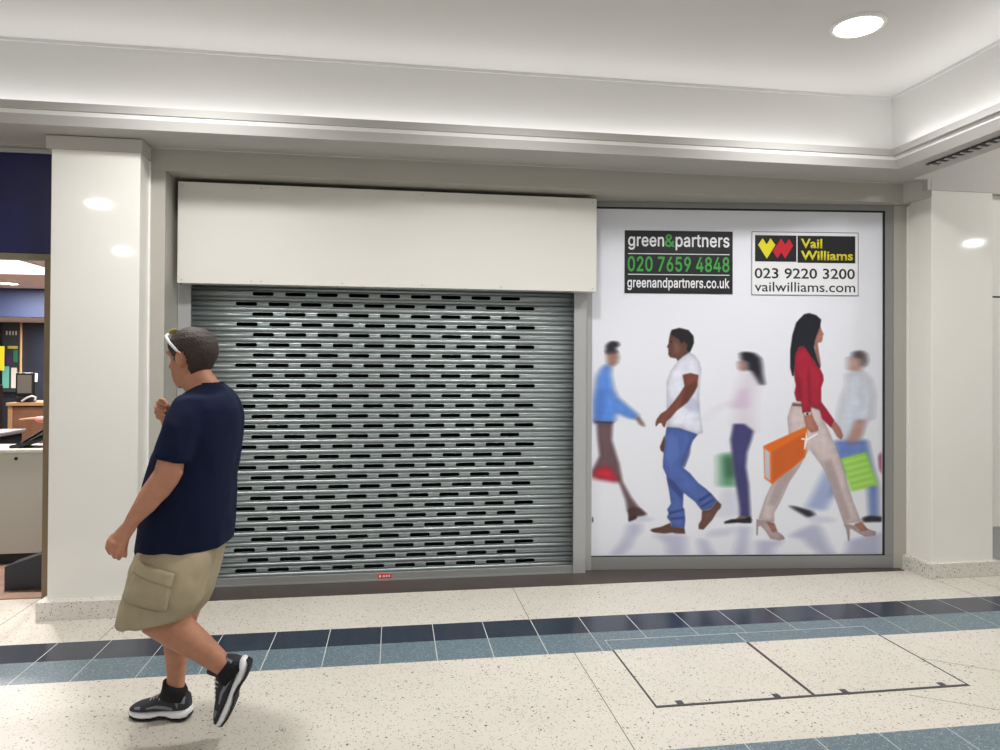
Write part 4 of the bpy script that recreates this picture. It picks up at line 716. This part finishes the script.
# document stand on the counter
t = tag(empty('document_stand', (-2.614, 5.66, .852)), 'sloping black document stand with loose sheets on the cream counter', 'stand')
bm = bmesh.new(); prism(bm, [(-.20, .0), (-.16, .0), (.10, .075), (.10, .0), (.14, .0), (.14, .10), (-.20, .022)], 0, .22); obj('stand_base', bm, M_blk, t)
for k in range(3):
    bm = bmesh.new(); prism(bm, [(-.14+k*.012, .04-k*.004), (-.132+k*.012, .036-k*.004), (.075+k*.012, .175-k*.02), (.067+k*.012, .179-k*.02)], .02+k*.05, .2); obj('sheet', bm, [M_grey, M_paper, M_grey][k], t)
t2_ = tag(empty('pink_object', (-2.661, 5.72, 1.065)), 'unclear pink object with a thin tan stick over the black document stand', 'unclear object')  # made-up stand-in for an unclear pink shape over the counter
bm = bmesh.new(); tube(bm, [(-.11, 0, -.004), (-.05, 0, .002), (0, 0, .004)], [.006, .009, .011]); obj('handle', bm, M_tan, t2_, True)
bm = bmesh.new(); tube(bm, [(.01, 0, .0), (.05, 0, -.004), (.10, 0, -.008)], [.02, .028, .026]); obj('pink_head', bm, M_pink, t2_, True)
# wooden service desk, till, cards
t = tag(empty('service_desk', (-4.05, 8.5, .006)), 'brown wooden service desk with a pale edged top at the back of the shop', 'desk')
obj('front_panel', B(-.14, .37, 0, .5, .0, .985, bev=.004), M_wood, t); obj('desk_top', B(-.2, .56, -.03, .55, 1.0, 1.035, bev=.004), M_pale, t); obj('side_post', B(-.19, -.145, -.005, .5, .0, .999), M_pale, t); obj('dark_recess', B(.371, .5, .02, .5, .0, .999), M_blk, t)
t = tag(empty('till_monitor', (-4.144, 8.62, 1.042)), 'small black framed till screen on the brown wooden service desk', 'monitor')
bm = B(-.085, .105, 0, .04, .06, .33, bev=.012); obj('screen_case', bm, M_blk, t); obj('screen', B(-.062, .085, -.003, -.0005, .10, .305), M_screen, t); obj('stand_foot', B(-.06, .10, -.05, .09, .0, .06, bev=.01), M_blk, t)
t = tag(empty('till_cable', (-4.030, 8.46, 1.042)), 'white curved cable in front of the till screen', 'cable')
bm = bmesh.new(); tube(bm, [(-.05, 0, .02), (0, 0, .055), (.05, 0, .075), (.09, 0, .06), (.08, 0, .03)], .011); obj('cable_loop', bm, M_white, t, True)
t = tag(empty('poster_board', (-5.588, 11.28, 1.05)), 'dark poster board with green and purple prints on the shop back wall', 'poster')
t.scale = (.42, 1, 1)
obj('board', B(-.28, .3, -.02, .015, .0, 1.05), M_dgreen, t); obj('board_edge', B(.29, .32, -.025, .015, .0, 1.08), M_pale, t)
obj('teal_print', B(-.26, -.05, -.024, -.021, .06, .38), M_teal, t); obj('green_print', B(.08, .22, -.024, -.021, .44, .62), mat('green_print', (50, 120, 92), .5), t); obj('purple_print', B(-.16, .05, -.024, -.021, .4, .54), M_purple, t)
obj('paper_print', B(.02, .2, -.024, -.021, .06, .36), M_paper, t); obj('yellow_strip', B(-.1, .22, -.024, -.021, .64, .68), mat('ochre_print', (190, 180, 70), .5), t)
for k in range(4): obj('pale_mark', B(-.16+k*.1, -.115+k*.1, -.024, -.021, .84, .90), M_cab, t)
t = tag(obj('yellow_card', B(-.2, .06, 0, .01, 0, .26, bev=.003), M_yell), 'bright yellow card hanging at the left edge of the shop opening', 'card'); t.location = (-4.196, 8.2, 1.40)
t = tag(obj('dark_cabinet', B(-.3, .07, 0, .4, 0, 1.25, bev=.01), M_blk), 'tall black cabinet at the left edge behind the cream counter', 'cabinet'); t.location = (-4.082, 7.55, .006)
for k, xx in enumerate((-5.276, -5.338)):
    t = tag(empty('wall_switch', (xx, 11.298, 1.2)), ['white switch plate on the dark back wall, right of the pair', 'white switch plate on the dark back wall, left of the pair'][k], 'switch', 'switch plates')
    obj('plate', B(-.035, .035, -.012, 0, 0, .13, bev=.003), M_white, t); obj('rocker', B(-.012, .012, -.018, -.012, .04, .09, bev=.002), M_paper, t)

# ------------------------------------------------------------------ the walking person
MAN = {
'shirt_torso': [(0.0929,0.01,1.406,-0.0455,-0.0021,0.07),(0.0913,0.01,1.3789,-0.0792,-0.0021,0.12),(0.0879,0.01,1.3498,-0.1069,0.0002,0.17),(0.0825,0.01,1.3103,-0.1286,0.0025,0.2),(0.0762,0.01,1.2626,-0.1413,0.0009,0.215),(0.065,0.01,1.1942,-0.149,-0.0007,0.22),(0.0432,0.01,1.1095,-0.1614,-0.0019,0.222),(0.0226,0.01,1.0126,-0.1708,-0.003,0.222),(0.0157,0.01,0.9135,-0.1766,0.0022,0.218),(0.0116,0.01,0.8187,-0.1774,-0.0052,0.214),(0.0014,0.01,0.753,-0.18,-0.0128,0.208),(-0.0014,0.01,0.7356,-0.179,-0.0157,0.2)],
'collar': (0.0939,0.01,1.406,-0.0485,-0.0021,0.062),
'sleeve_near': [(0.0571,-0.07,1.3738,-0.0383,0.0,0.04),(0.0602,-0.095,1.3627,-0.057,0.0001,0.058),(0.0595,-0.12,1.3519,-0.064,0.0001,0.07),(0.0531,-0.15,1.3023,-0.0671,0.0121,0.075),(0.0435,-0.18,1.25,-0.07,0.0199,0.076),(0.0274,-0.205,1.189,-0.0674,0.018,0.074),(0.0094,-0.225,1.1219,-0.0604,0.0152,0.07)],
'sleeve_far': [(0.0433,0.17,1.3294,0.075),(0.0128,0.21,1.2611,0.075),(-0.0213,0.23,1.1843,0.066)],
'arm_near': [(0.0473,-0.13,1.3326,-0.0487,0.0041,0.055),(0.0282,-0.19,1.2124,-0.0477,0.0198,0.055),(0.012,-0.225,1.1228,-0.0451,0.014,0.052),(0.0032,-0.23,1.0762,-0.0503,0.0085,0.05),(-0.0129,-0.235,1.0451,-0.0519,0.0105,0.05),(-0.0368,-0.24,1.0087,-0.0439,0.0217,0.046),(-0.0557,-0.25,0.9827,-0.039,0.0197,0.041),(-0.0722,-0.26,0.9542,-0.0342,0.0186,0.036),(-0.0967,-0.265,0.9214,-0.0289,0.0119,0.031),(-0.1152,-0.27,0.8933,-0.0258,0.0044,0.026),(-0.1268,-0.275,0.8763,-0.0312,0.0028,0.022),(-0.143,-0.28,0.8521,-0.0337,0.0029,0.02),(-0.1564,-0.285,0.8261,-0.0302,0.0083,0.018)],
'fingers_near': [[(-0.1732,-0.28,0.8512,0.012),(-0.1801,-0.298,0.8375,0.0105),(-0.1852,-0.3,0.8144,0.0098),(-0.183,-0.278,0.7866,0.0088)],[(-0.1628,-0.28,0.8435,0.012),(-0.1648,-0.302,0.8289,0.011),(-0.1673,-0.304,0.8021,0.0102),(-0.1663,-0.282,0.7742,0.009)],[(-0.149,-0.28,0.8394,0.012),(-0.1484,-0.3,0.8223,0.0105),(-0.1508,-0.302,0.7937,0.0098),(-0.1518,-0.28,0.7672,0.0088)],[(-0.1369,-0.275,0.8378,0.011),(-0.1344,-0.293,0.8201,0.0092),(-0.1352,-0.295,0.7986,0.0084),(-0.1381,-0.278,0.7776,0.0078)],[(-0.1198,-0.265,0.8645,0.014),(-0.1406,-0.24,0.8292,0.0125),(-0.1491,-0.23,0.7951,0.0112),(-0.1463,-0.235,0.7645,0.009)]],
'arm_far': [(0.0376,0.16,1.3212,0.055),(-0.0146,0.22,1.2029,0.055),(-0.0738,0.24,1.095,0.048),(-0.098,0.22,1.1595,0.045),(-0.1158,0.18,1.2248,0.034),(-0.1238,0.165,1.2521,0.029)],
'palm_far': [(-0.1217,0.165,1.2477,0.026),(-0.1311,0.155,1.2744,0.034),(-0.1379,0.15,1.3007,0.034),(-0.1401,0.15,1.3179,0.022)],
'fingers_far': [[(-0.1422,0.17,1.3125,0.011),(-0.16,0.155,1.322,0.0105),(-0.1437,0.12,1.3204,0.01),(-0.1096,0.11,1.3072,0.0088)],[(-0.1461,0.17,1.2951,0.011),(-0.1675,0.155,1.3005,0.0105),(-0.1515,0.12,1.2983,0.01),(-0.1154,0.11,1.2851,0.009)],[(-0.146,0.17,1.2778,0.011),(-0.1681,0.155,1.2789,0.0102),(-0.1514,0.12,1.2761,0.0098),(-0.1172,0.11,1.2656,0.0088)],[(-0.1417,0.17,1.2605,0.01),(-0.1615,0.155,1.2591,0.0092),(-0.1446,0.122,1.2555,0.0088),(-0.1174,0.115,1.2507,0.008)],[(-0.1083,0.14,1.284,0.013),(-0.1091,0.115,1.3133,0.0115),(-0.1258,0.11,1.3336,0.0102),(-0.139,0.12,1.334,0.009)]],
'neck': [(0.0918,0.01,1.3291,-0.087,-0.0081,0.1),(0.0755,0.01,1.3727,-0.0711,-0.0104,0.068),(0.0545,0.01,1.4028,-0.0719,-0.0115,0.06),(0.0394,0.01,1.437,-0.061,-0.0085,0.056),(0.031,0.01,1.4847,-0.0433,-0.0065,0.052)],
'core': [(0.0859,0.01,1.3395,-0.0969,-0.0019,0.17),(0.0808,0.01,1.2585,-0.1146,-0.0034,0.19),(0.0546,0.01,1.1156,-0.134,-0.0044,0.195),(0.021,0.01,0.9278,-0.1531,-0.0006,0.19),(0.0025,0.01,0.7756,-0.1409,-0.0121,0.17),(-0.0086,0.01,0.6461,-0.0977,-0.0066,0.15),(0.0055,0.01,0.5734,-0.0724,-0.0094,0.1)],
'leg_near': [(-0.0073,-0.09,0.7145,-0.098,-0.0065,0.08),(-0.0282,-0.13,0.6026,-0.0926,-0.0078,0.078),(-0.0396,-0.145,0.5262,-0.0863,-0.0271,0.07),(-0.0248,-0.15,0.4825,-0.0844,-0.0289,0.066),(0.0039,-0.15,0.4519,-0.0726,-0.0275,0.062),(0.0421,-0.15,0.4187,-0.0702,-0.0236,0.058),(0.0813,-0.15,0.3864,-0.065,-0.019,0.054),(0.1187,-0.15,0.3569,-0.054,-0.0176,0.047),(0.1563,-0.15,0.3264,-0.0392,-0.0233,0.04),(0.1866,-0.15,0.2991,-0.0242,-0.0261,0.036),(0.2112,-0.15,0.28,-0.0262,-0.022,0.034)],
'leg_far': [(0.0169,0.09,0.6391,-0.0806,-0.0034,0.085),(-0.0207,0.085,0.4941,-0.0801,-0.0028,0.075),(-0.0465,0.08,0.3917,-0.0718,-0.0028,0.06),(-0.0443,0.07,0.345,-0.0586,-0.0032,0.052),(-0.0454,0.065,0.2946,-0.0496,0.0027,0.05),(-0.0473,0.065,0.2362,-0.0413,0.0024,0.044),(-0.0479,0.065,0.1861,-0.0351,0.0021,0.038),(-0.0492,0.065,0.1444,-0.0347,0.0022,0.034),(-0.0518,0.065,0.1069,-0.0397,0.0067,0.034)],
'shorts_pelvis': [(0.0028,0.01,0.7756,-0.1566,-0.0116,0.195),(-0.0162,0.01,0.7247,-0.1661,-0.0047,0.202),(-0.0304,0.01,0.6736,-0.1688,0.002,0.202),(-0.0397,0.01,0.6143,-0.1628,0.0044,0.197),(-0.0386,0.01,0.5628,-0.1443,0.0061,0.18),(-0.0289,0.01,0.5171,-0.1073,0.0089,0.13)],
'shorts_near': [(-0.008,-0.1,0.7509,-0.1391,0.0007,0.1),(-0.0149,-0.125,0.6869,-0.1451,0.0015,0.112),(-0.0273,-0.14,0.6195,-0.1468,-0.0037,0.118),(-0.0437,-0.145,0.5555,-0.1462,-0.007,0.12),(-0.068,-0.15,0.4957,-0.135,-0.0173,0.118)],
'shorts_far': [(0.0167,0.06,0.7063,-0.1117,-0.0067,0.11),(-0.0041,0.07,0.5992,-0.1129,0.0023,0.11),(-0.0193,0.08,0.5273,-0.1081,0.0088,0.107),(-0.0295,0.085,0.486,-0.0992,0.0065,0.103),(-0.0424,0.085,0.4487,-0.078,0.0057,0.098)],
'pocket': [(-0.0571,-0.215,0.7027,-0.086,0.0185,0.02),(-0.0752,-0.222,0.5808,-0.0856,0.0152,0.022)],
'sock_far': [(-0.0541,0.065,0.1488,-0.0437,0.0152,0.041),(-0.0519,0.065,0.1278,-0.0496,0.0115,0.043),(-0.0535,0.065,0.0861,-0.0576,0.0121,0.042)],
'sock_near': [(0.1913,-0.15,0.2979,-0.0251,-0.0329,0.041),(0.2056,-0.15,0.2823,-0.0317,-0.0394,0.043),(0.2303,-0.15,0.2592,-0.045,-0.0485,0.043)],
'head_at': (0.022,0.01,1.5157),
'shoe_far': ((0.0149,0.0566,0.0),(-0.2448,0.1139,0.0)),
'shoe_near': ((0.3057,-0.15,0.3099),(0.1979,-0.15,0.0529)),
'pocket_pts': [(-0.1166,-0.22,0.7216),(0.0304,-0.22,0.6819),(0.0099,-0.22,0.5573),(-0.1544,-0.22,0.595)]}
M_skin = mat('skin', (192, 136, 108), .5, spec=.35, noise=(26, .14), bump=(60, .05))
M_shirt = mat('navy_cotton', (20, 29, 56), .95, spec=.2, noise=(7, .15), bump=(6, .7))
M_short = mat('khaki_cotton', (172, 158, 130), .85, noise=(9, .14), bump=(8, .5))
M_hair = mat('dark_brown_hair', (62, 46, 40), .6, noise=(60, .45), bump=(140, .5))
M_sock = mat('black_sock', (16, 16, 19), .9); M_shoe = mat('charcoal_shoe', (42, 45, 52), .7, bump=(90, .3)); M_shoeg = mat('silver_grey_panel', (120, 124, 128), .45)
M_mid = mat('white_midsole', (240, 240, 242), .5); M_out = mat('black_outsole', (24, 24, 26), .7); M_lace = mat('pale_lace', (196, 192, 184), .7)
M_glass = mat('yellow_lens', (226, 214, 120), .15); M_gfr = mat('white_spectacle_frame', (238, 238, 240), .3); M_eye = mat('eye_white', (230, 226, 220), .2); M_iris = mat('iris', (52, 34, 24), .2)

ROOT = Vector((-.85, 3.05, 0))
man = tag(empty('person', ROOT), 'person in navy tee shirt and khaki shorts walking left past the roller shutter', 'person')
def ring_loft(bm, L, n=28, p=2.3):
    rs = []
    for cx, cy, cz, ux, uz, hw in L:
        r = []
        for i in range(n):
            a = 2*math.pi*i/n; c, s = math.cos(a), math.sin(a)
            c = math.copysign(abs(c)**(2/p), c); s = math.copysign(abs(s)**(2/p), s)
            r.append(Vector((cx+ux*c, cy+hw*s, cz+uz*c)))
        rs.append(r)
    return loft(bm, rs)
def ptube(bm, T, seg=14): return tube(bm, [t[:3] for t in T], [t[3] for t in T], seg)

# --- head, in its own frame (x forward, y left, z up from the chin)
HS = [(.0, .070, .026, .022), (.010, .084, .006, .036), (.028, .090, -.022, .050), (.050, .092, -.046, .058), (.075, .092, -.072, .065), (.10, .089, -.090, .070), (.12, .085, -.100, .0735),
      (.14, .090, -.103, .076), (.165, .088, -.102, .0765), (.19, .077, -.094, .071), (.21, .057, -.077, .058), (.225, .03, -.052, .037), (.233, .005, -.02, .012)]
def head_ring(z, f, b, w, n=36, off=0.):
    c = (f+b)/2*.0 + (b+f)*.5; r = []
    for i in range(n):
        a = 2*math.pi*i/n; ca, sa = math.cos(a), math.sin(a); p = 2.25
        ca = math.copysign(abs(ca)**(2/p), ca); sa = math.copysign(abs(sa)**(2/p), sa)
        r.append(Vector((c+((f-b)/2+off)*ca, (w+off)*sa, z)))
    return r
hd = math.radians
fwd_yaw, down = R(26), R(8)
f3 = Vector((-math.cos(fwd_yaw)*math.cos(down), math.sin(fwd_yaw)*math.cos(down), -math.sin(down)))
l3 = Vector((-math.sin(fwd_yaw), -math.cos(fwd_yaw), 0)); u3 = f3.cross(l3)
if u3.z < 0: u3 = -u3
HC = Vector(MAN['head_at'])
HM = Matrix(((f3.x, l3.x, u3.x, 0), (f3.y, l3.y, u3.y, 0), (f3.z, l3.z, u3.z, 0), (0, 0, 0, 1)))
HM = Matrix.Translation(HC) @ HM @ Matrix.Translation(Vector((.004, 0, -.118)))
def H(p): return HM @ Vector(p)
bm = bmesh.new()
loft(bm, [[HM @ p for p in head_ring(*s)] for s in HS])
tube(bm, [H((.084, 0, .132)), H((.098, 0, .112)), H((.108, 0, .094))], [.008, .0105, .012]); tube(bm, [H((.108, 0, .092)), H((.092, 0, .078))], [.0115, .010])
for s in (1, -1):
    tube(bm, [H((.094, s*.010, .086)), H((.088, s*.015, .084))], [.008, .008])
    tube(bm, [H((.086, s*.012, .142)), H((.080, s*.036, .147)), H((.066, s*.055, .143))], [.009, .010, .009])       # brow
    tube(bm, [H((.088, 0, .062)), H((.080, s*.022, .061))], [.0085, .006]); tube(bm, [H((.087, 0, .050)), H((.079, s*.020, .052))], [.009, .006])   # lips
    M3 = HM.to_3x3() @ Matrix.Rotation(s*R(34), 3, 'Z')
    ellipsoid(bm, H((-.014, s*.082, .108)), (.021, .0075, .033), M=M3); ellipsoid(bm, H((-.006, s*.077, .082)), (.009, .008, .012), M=M3)     # ear and lobe
    tube(bm, [H((.002, s*.076, .098)), H((.000, s*.080, .120)), H((-.010, s*.088, .138)), H((-.026, s*.095, .130)), H((-.030, s*.094, .106)), H((-.017, s*.084, .084))], .0056, 8)
tube(bm, [H((.074, 0, .012)), H((.082, 0, .022))], [.016, .014])
ring_loft(bm, MAN['neck']); ring_loft(bm, MAN['core']); ring_loft(bm, MAN['leg_near']); ring_loft(bm, MAN['leg_far'])
ring_loft(bm, MAN['arm_near'], p=2.0); ptube(bm, MAN['arm_far']); ptube(bm, MAN['palm_far'])
for T in MAN['fingers_near'] + MAN['fingers_far']: ptube(bm, [t[:3]+(t[3]*.84,) for t in T])
me = fuse(bm, .0034, 2, .5)
# eye sockets
E0 = [H((.086, s*.032, .120)) for s in (1, -1)]; back = -(HM.to_3x3() @ Vector((1, 0, 0)))
for v in me.vertices:
    for e in E0:
        d2 = (v.co-e).length
        if d2 < .03: v.co += back*.008*math.exp(-(d2/.013)**2)
body = link('body', me, M_skin, man, True)
for s in (1, -1):
    bm = bmesh.new(); ellipsoid(bm, H((.070, s*.032, .120)), (.012, .012, .012)); eye = obj('eye', bm, M_eye, body, True)
    bm = bmesh.new(); ellipsoid(bm, H((.0802, s*.032, .120)), (.003, .0055, .0055), M=HM.to_3x3()); obj('iris', bm, M_iris, eye, True)
    bm = bmesh.new(); tube(bm, [H((.0945, s*.014, .146)), H((.090, s*.036, .153)), H((.075, s*.056, .148))], [.004, .005, .003], 8); obj('eyebrow', bm, M_hair, man, True)

# --- hair: the scalp offset outwards where hair grows
NA = 96; zz = np.linspace(.012, .233, 64); HA = np.array(HS)
bm = bmesh.new(); grid = []
rnd = random.Random(9)
def hairline(a):                      # a: angle from straight ahead, in degrees -> lowest height of the hair
    pts = [(0, .196), (25, .192), (42, .178), (52, .160), (62, .138), (70, .108), (84, .100), (92, .130), (104, .140), (116, .098), (128, .060), (150, .034), (180, .027)]
    for (a0, h0), (a1, h1) in zip(pts, pts[1:]):
        if a <= a1: return h0+(h1-h0)*(a-a0)/(a1-a0)
    return pts[-1][1]
for z in zz:
    f, b, w = (np.interp(z, HA[:, 0], HA[:, k]) for k in (1, 2, 3))
    k = max(0, min(1, (z-.03)/.03)); off = .0045+.0045*k
    row = []
    for i, p in enumerate(head_ring(z, f, b, w, NA, off)):
        row.append(bm.verts.new(H((p.x, p.y, z+.008*max(0, (z-.2)/.03)))))
    grid.append(row)
cz = []
for j in range(len(zz)-1):
    for i in range(NA):
        p = head_ring(.1, .09, -.09, .07, NA)[i]; q = head_ring(.1, .09, -.09, .07, NA)[(i+1) % NA]
        ang = abs(math.degrees(math.atan2((p.y+q.y)/2, (p.x+q.x)/2)))
        if (zz[j]+zz[j+1])/2 > hairline(ang): bm.faces.new((grid[j][i], grid[j][(i+1) % NA], grid[j+1][(i+1) % NA], grid[j+1][i]))
bm.faces.new(grid[-1])
bmesh.ops.delete(bm, geom=[v for v in bm.verts if not v.link_faces], context='VERTS')
bmesh.ops.recalc_face_normals(bm, faces=bm.faces[:])
hair = obj('hair', bm, M_hair, man, True)
md = hair.modifiers.new('t', 'SOLIDIFY'); md.thickness = .012; md.offset = -1
md = hair.modifiers.new('s', 'SMOOTH'); md.iterations = 2; md.factor = .4; bake(hair); hair.data.polygons.foreach_set('use_smooth', [True]*len(hair.data.polygons))

# --- white sunglasses pushed up on the hair
gl = tag(empty('sunglasses'), None); gl.parent = man
for s in (1, -1):
    bm = bmesh.new(); tube(bm, [H((-.020, s*.088, .128)), H((.0, s*.090, .150)), H((.030, s*.088, .184)), H((.050, s*.078, .208)), H((.058, s*.058, .219))], [.004, .0056, .0062, .0066, .006], 10)
    obj('temple_arm', bm, M_gfr, gl, True)
bm = bmesh.new(); tube(bm, [H((.058, .058, .219)), H((.068, .03, .222)), H((.072, 0, .222)), H((.068, -.03, .222)), H((.058, -.058, .219))], .0048, 10); obj('front_bar', bm, M_gfr, gl, True)
for s in (1, -1):
    bm = bmesh.new(); ellipsoid(bm, H((.054, s*.030, .2315)), (.018, .027, .003), M=HM.to_3x3() @ Matrix.Rotation(R(32), 3, 'Y')); obj('lens', bm, M_glass, gl, True)

# --- clothes
bm = bmesh.new(); ring_loft(bm, MAN['shirt_torso'], 36, 2.35); ring_loft(bm, MAN['sleeve_near'], 28, 2.1); ptube(bm, MAN['sleeve_far'])
sme = fuse(bm, .009, 12, .5)
from mathutils import noise
def folds(me, amp, sc, seed):
    for v, n in [(v, v.normal.copy()) for v in me.vertices]:
        p = Vector((v.co.x*sc[0]+seed, v.co.y*sc[1], v.co.z*sc[2]))
        w = noise.noise(p)+.5*noise.noise(p*2.1)
        v.co += n*amp*(1-abs(w)*2.2)
    me.update()
folds(sme, .0042, (7, 7, 4.5), 3.1)
shirt = link('tee_shirt', sme, M_shirt, man, True)
c = MAN['collar']
bm = bmesh.new(); n = 36
loft(bm, [[Vector((c[0]+(c[3]+dx)*math.cos(2*math.pi*i/n), c[1]+(c[5]+dx)*math.sin(2*math.pi*i/n), c[2]+c[4]*math.cos(2*math.pi*i/n)+dz)) for i in range(n)] for dx, dz in ((.012, -.016), (.008, -.002), (.002, .005), (-.004, .005), (-.004, -.02), (.012, -.016))], cap=False)
obj('collar', bm, M_shirt, shirt, True)
bm = bmesh.new(); ring_loft(bm, MAN['shorts_pelvis'], 36, 2.3); ring_loft(bm, MAN['shorts_near'], 32, 2.2); ring_loft(bm, MAN['shorts_far'], 32, 2.2)
shm = fuse(bm, .009, 5, .5); folds(shm, .0045, (9, 9, 6), 8.7)
shorts = link('shorts', shm, M_short, man, True)
# cargo pocket with flap on the near thigh, seated on the cloth
from mathutils.bvhtree import BVHTree
bm = bmesh.new(); bm.from_mesh(shorts.data); bvh = BVHTree.FromBMesh(bm); bm.free()
def on_cloth(px, pz, out):
    hit = bvh.ray_cast(Vector((px, -1, pz)), Vector((0, 1, 0)))[0]
    return hit + Vector((0, -out, 0)) if hit else Vector((px, -.2, pz))
def patch(name, A, B_, C_, D_, out, parent, nu=12, nv=10):
    bm = bmesh.new(); g = []
    for j in range(nv+1):
        v = j/nv; row = []
        for i in range(nu+1):
            u = i/nu
            x = (A[0]*(1-u)+B_[0]*u)*(1-v)+(D_[0]*(1-u)+C_[0]*u)*v; z = (A[1]*(1-u)+B_[1]*u)*(1-v)+(D_[1]*(1-u)+C_[1]*u)*v
            e = min(u, 1-u, v, 1-v); row.append(bm.verts.new(on_cloth(x, z, out*min(1, .35+e*6))))
        g.append(row)
    for j in range(nv):
        for i in range(nu): bm.faces.new((g[j][i], g[j][i+1], g[j+1][i+1], g[j+1][i]))
    o = obj(name, bm, M_short, parent, True); md = o.modifiers.new('t', 'SOLIDIFY'); md.thickness = .006; md.offset = 0; bake(o)
    return o
pk = MAN['pocket_pts']; pp = [(p[0], p[2]) for p in pk]
pocket = patch('cargo_pocket', pp[0], pp[1], pp[2], pp[3], .010, shorts)
def lerp(a, b, t): return (a[0]+(b[0]-a[0])*t, a[1]+(b[1]-a[1])*t)
patch('pocket_flap', lerp(pp[0], pp[3], -.10), lerp(pp[1], pp[2], -.08), lerp(pp[1], pp[2], .30), lerp(pp[0], pp[3], .22), .017, shorts)

# --- socks and trainers
bm = bmesh.new(); ring_loft(bm, MAN['sock_far']); obj('sock', bm, M_sock, man, True)
bm = bmesh.new(); ring_loft(bm, MAN['sock_near']); obj('sock', bm, M_sock, man, True)
# trainer in its own frame: x from heel 0 to toe 1 (times length), z up, y across; rows (x, z_low, z_high, half width)
UP = [(.015, .045, .085, .020), (.05, .036, .112, .030), (.12, .034, .118, .034), (.22, .034, .110, .036), (.32, .034, .112, .037), (.42, .034, .108, .039), (.52, .034, .094, .042), (.64, .032, .080, .045), (.76, .030, .070, .046), (.86, .030, .062, .042), (.94, .030, .052, .031), (.985, .032, .042, .015)]
MID = [(-.01, .030, .050, .020), (.03, .014, .052, .034), (.12, .008, .046, .039), (.25, .007, .042, .038), (.36, .016, .040, .037), (.46, .018, .038, .039), (.58, .008, .036, .044), (.72, .006, .036, .048), (.84, .008, .036, .045), (.94, .014, .038, .034), (1.0, .026, .040, .015)]
OUTS = [(-.005, .022, .030, .020), (.03, .006, .016, .034), (.12, .0, .010, .039), (.25, .0, .009, .038), (.33, .006, .017, .034), (.48, .008, .020, .036), (.58, .0, .010, .044), (.72, .0, .008, .048), (.84, .001, .010, .045), (.94, .008, .016, .033), (.995, .020, .028, .014)]
def shoe_rows(bm, L, T, length, n=20, p=2.6):
    rs = []
    for x, z0, z1, w in L:
        r = []
        for i in range(n):
            a = 2*math.pi*i/n; ca, sa = math.cos(a), math.sin(a)
            ca = math.copysign(abs(ca)**(2/p), ca); sa = math.copysign(abs(sa)**(2/p), sa)
            wv = w*(1-.22*max(0, sa)) if L is UP else w
            r.append(T @ Vector((x*length, wv*ca, (z0+z1)/2+(z1-z0)/2*sa)))
        rs.append(r)
    return loft(bm, rs)
def shoe(heel, toe, length, label=None, upv=None):
    h, t = Vector(heel), Vector(toe); fx = (t-h).normalized(); up0 = upv or Vector((0, 0, 1))
    ly = up0.cross(fx).normalized(); uz = fx.cross(ly)
    T = Matrix(((fx.x, ly.x, uz.x, h.x), (fx.y, ly.y, uz.y, h.y), (fx.z, ly.z, uz.z, h.z), (0, 0, 0, 1)))
    bm = bmesh.new(); shoe_rows(bm, UP, T, length); 
    tube(bm, [T @ Vector((.30*length, 0, .100)), T @ Vector((.345*length, 0, .142))], [.024, .014])   # tongue
    up = link('trainer', fuse(bm, .004, 3, .5), M_shoe, man, True)
    bm = bmesh.new(); shoe_rows(bm, MID, T, length); obj('midsole', bm, M_mid, up, True)
    bm = bmesh.new(); shoe_rows(bm, OUTS, T, length); obj('outsole', bm, M_out, up, True)
    for k in range(5):
        x = .40+k*.055; zt = np.interp(x, [r[0] for r in UP], [r[2] for r in UP])
        bm = bmesh.new(); tube(bm, [T @ Vector((x*length, -.030, zt-.016)), T @ Vector(((x+.012)*length, -.012, zt+.001)), T @ Vector(((x+.012)*length, .012, zt+.001)), T @ Vector((x*length, .030, zt-.016))], .0027, 8); obj('lace', bm, M_lace, up, True)
    u2 = up.data; bmq = bmesh.new(); bmq.from_mesh(u2); tr = BVHTree.FromBMesh(bmq); bmq.free()
    for s in (1, -1):
        for nm, ol in (('side_stripe', [(.24, .058), (.36, .066), (.50, .068), (.64, .058), (.64, .052), (.50, .057), (.36, .052), (.24, .046)]), ('heel_panel', [(.05, .100), (.16, .100), (.20, .080), (.20, .055), (.16, .055), (.14, .078), (.05, .074)]), ('toe_panel', [(.74, .060), (.84, .056), (.90, .048), (.84, .048), (.74, .050)])):
            bm = bmesh.new(); n = len(ol); a = []; b = []
            cxm = sum(p[0] for p in ol)/n
            half = n//2
            topp, bot = ol[:half], ol[half:][::-1]
            if len(topp) != len(bot): bot = bot[:len(topp)] if len(bot) > len(topp) else bot+[bot[-1]]*(len(topp)-len(bot))
            rows = []
            for (xa, za), (xb, zb) in zip(topp, bot):
                row = []
                for k in range(5):
                    q = k/4; o_ = T @ Vector(((xa+(xb-xa)*q)*length, s*.2, za+(zb-za)*q)); d_ = (T.to_3x3() @ Vector((0, -s, 0)))
                    hit = tr.ray_cast(o_, d_)[0]
                    row.append((hit if hit else o_+d_*.16)-d_*.0012)
                rows.append(row)
            vs = [[bm.verts.new(p) for p in r] for r in rows]
            for r0, r1 in zip(vs, vs[1:]):
                for k in range(4): bm.faces.new((r0[k], r0[k+1], r1[k+1], r1[k]))
            o = obj(nm, bm, M_shoeg, up, True); md = o.modifiers.new('t', 'SOLIDIFY'); md.thickness = .0025; md.offset = 0; bake(o)
    return up
hf, tf = MAN['shoe_far']; LEN = (Vector(tf)-Vector(hf)).length
shoe(hf, tf, LEN)
hn, tn = MAN['shoe_near']
fx = (Vector(tn)-Vector(hn)).normalized(); shoe(hn, tn, (Vector(tn)-Vector(hn)).length, upv=Vector((-.9, .05, .35)))
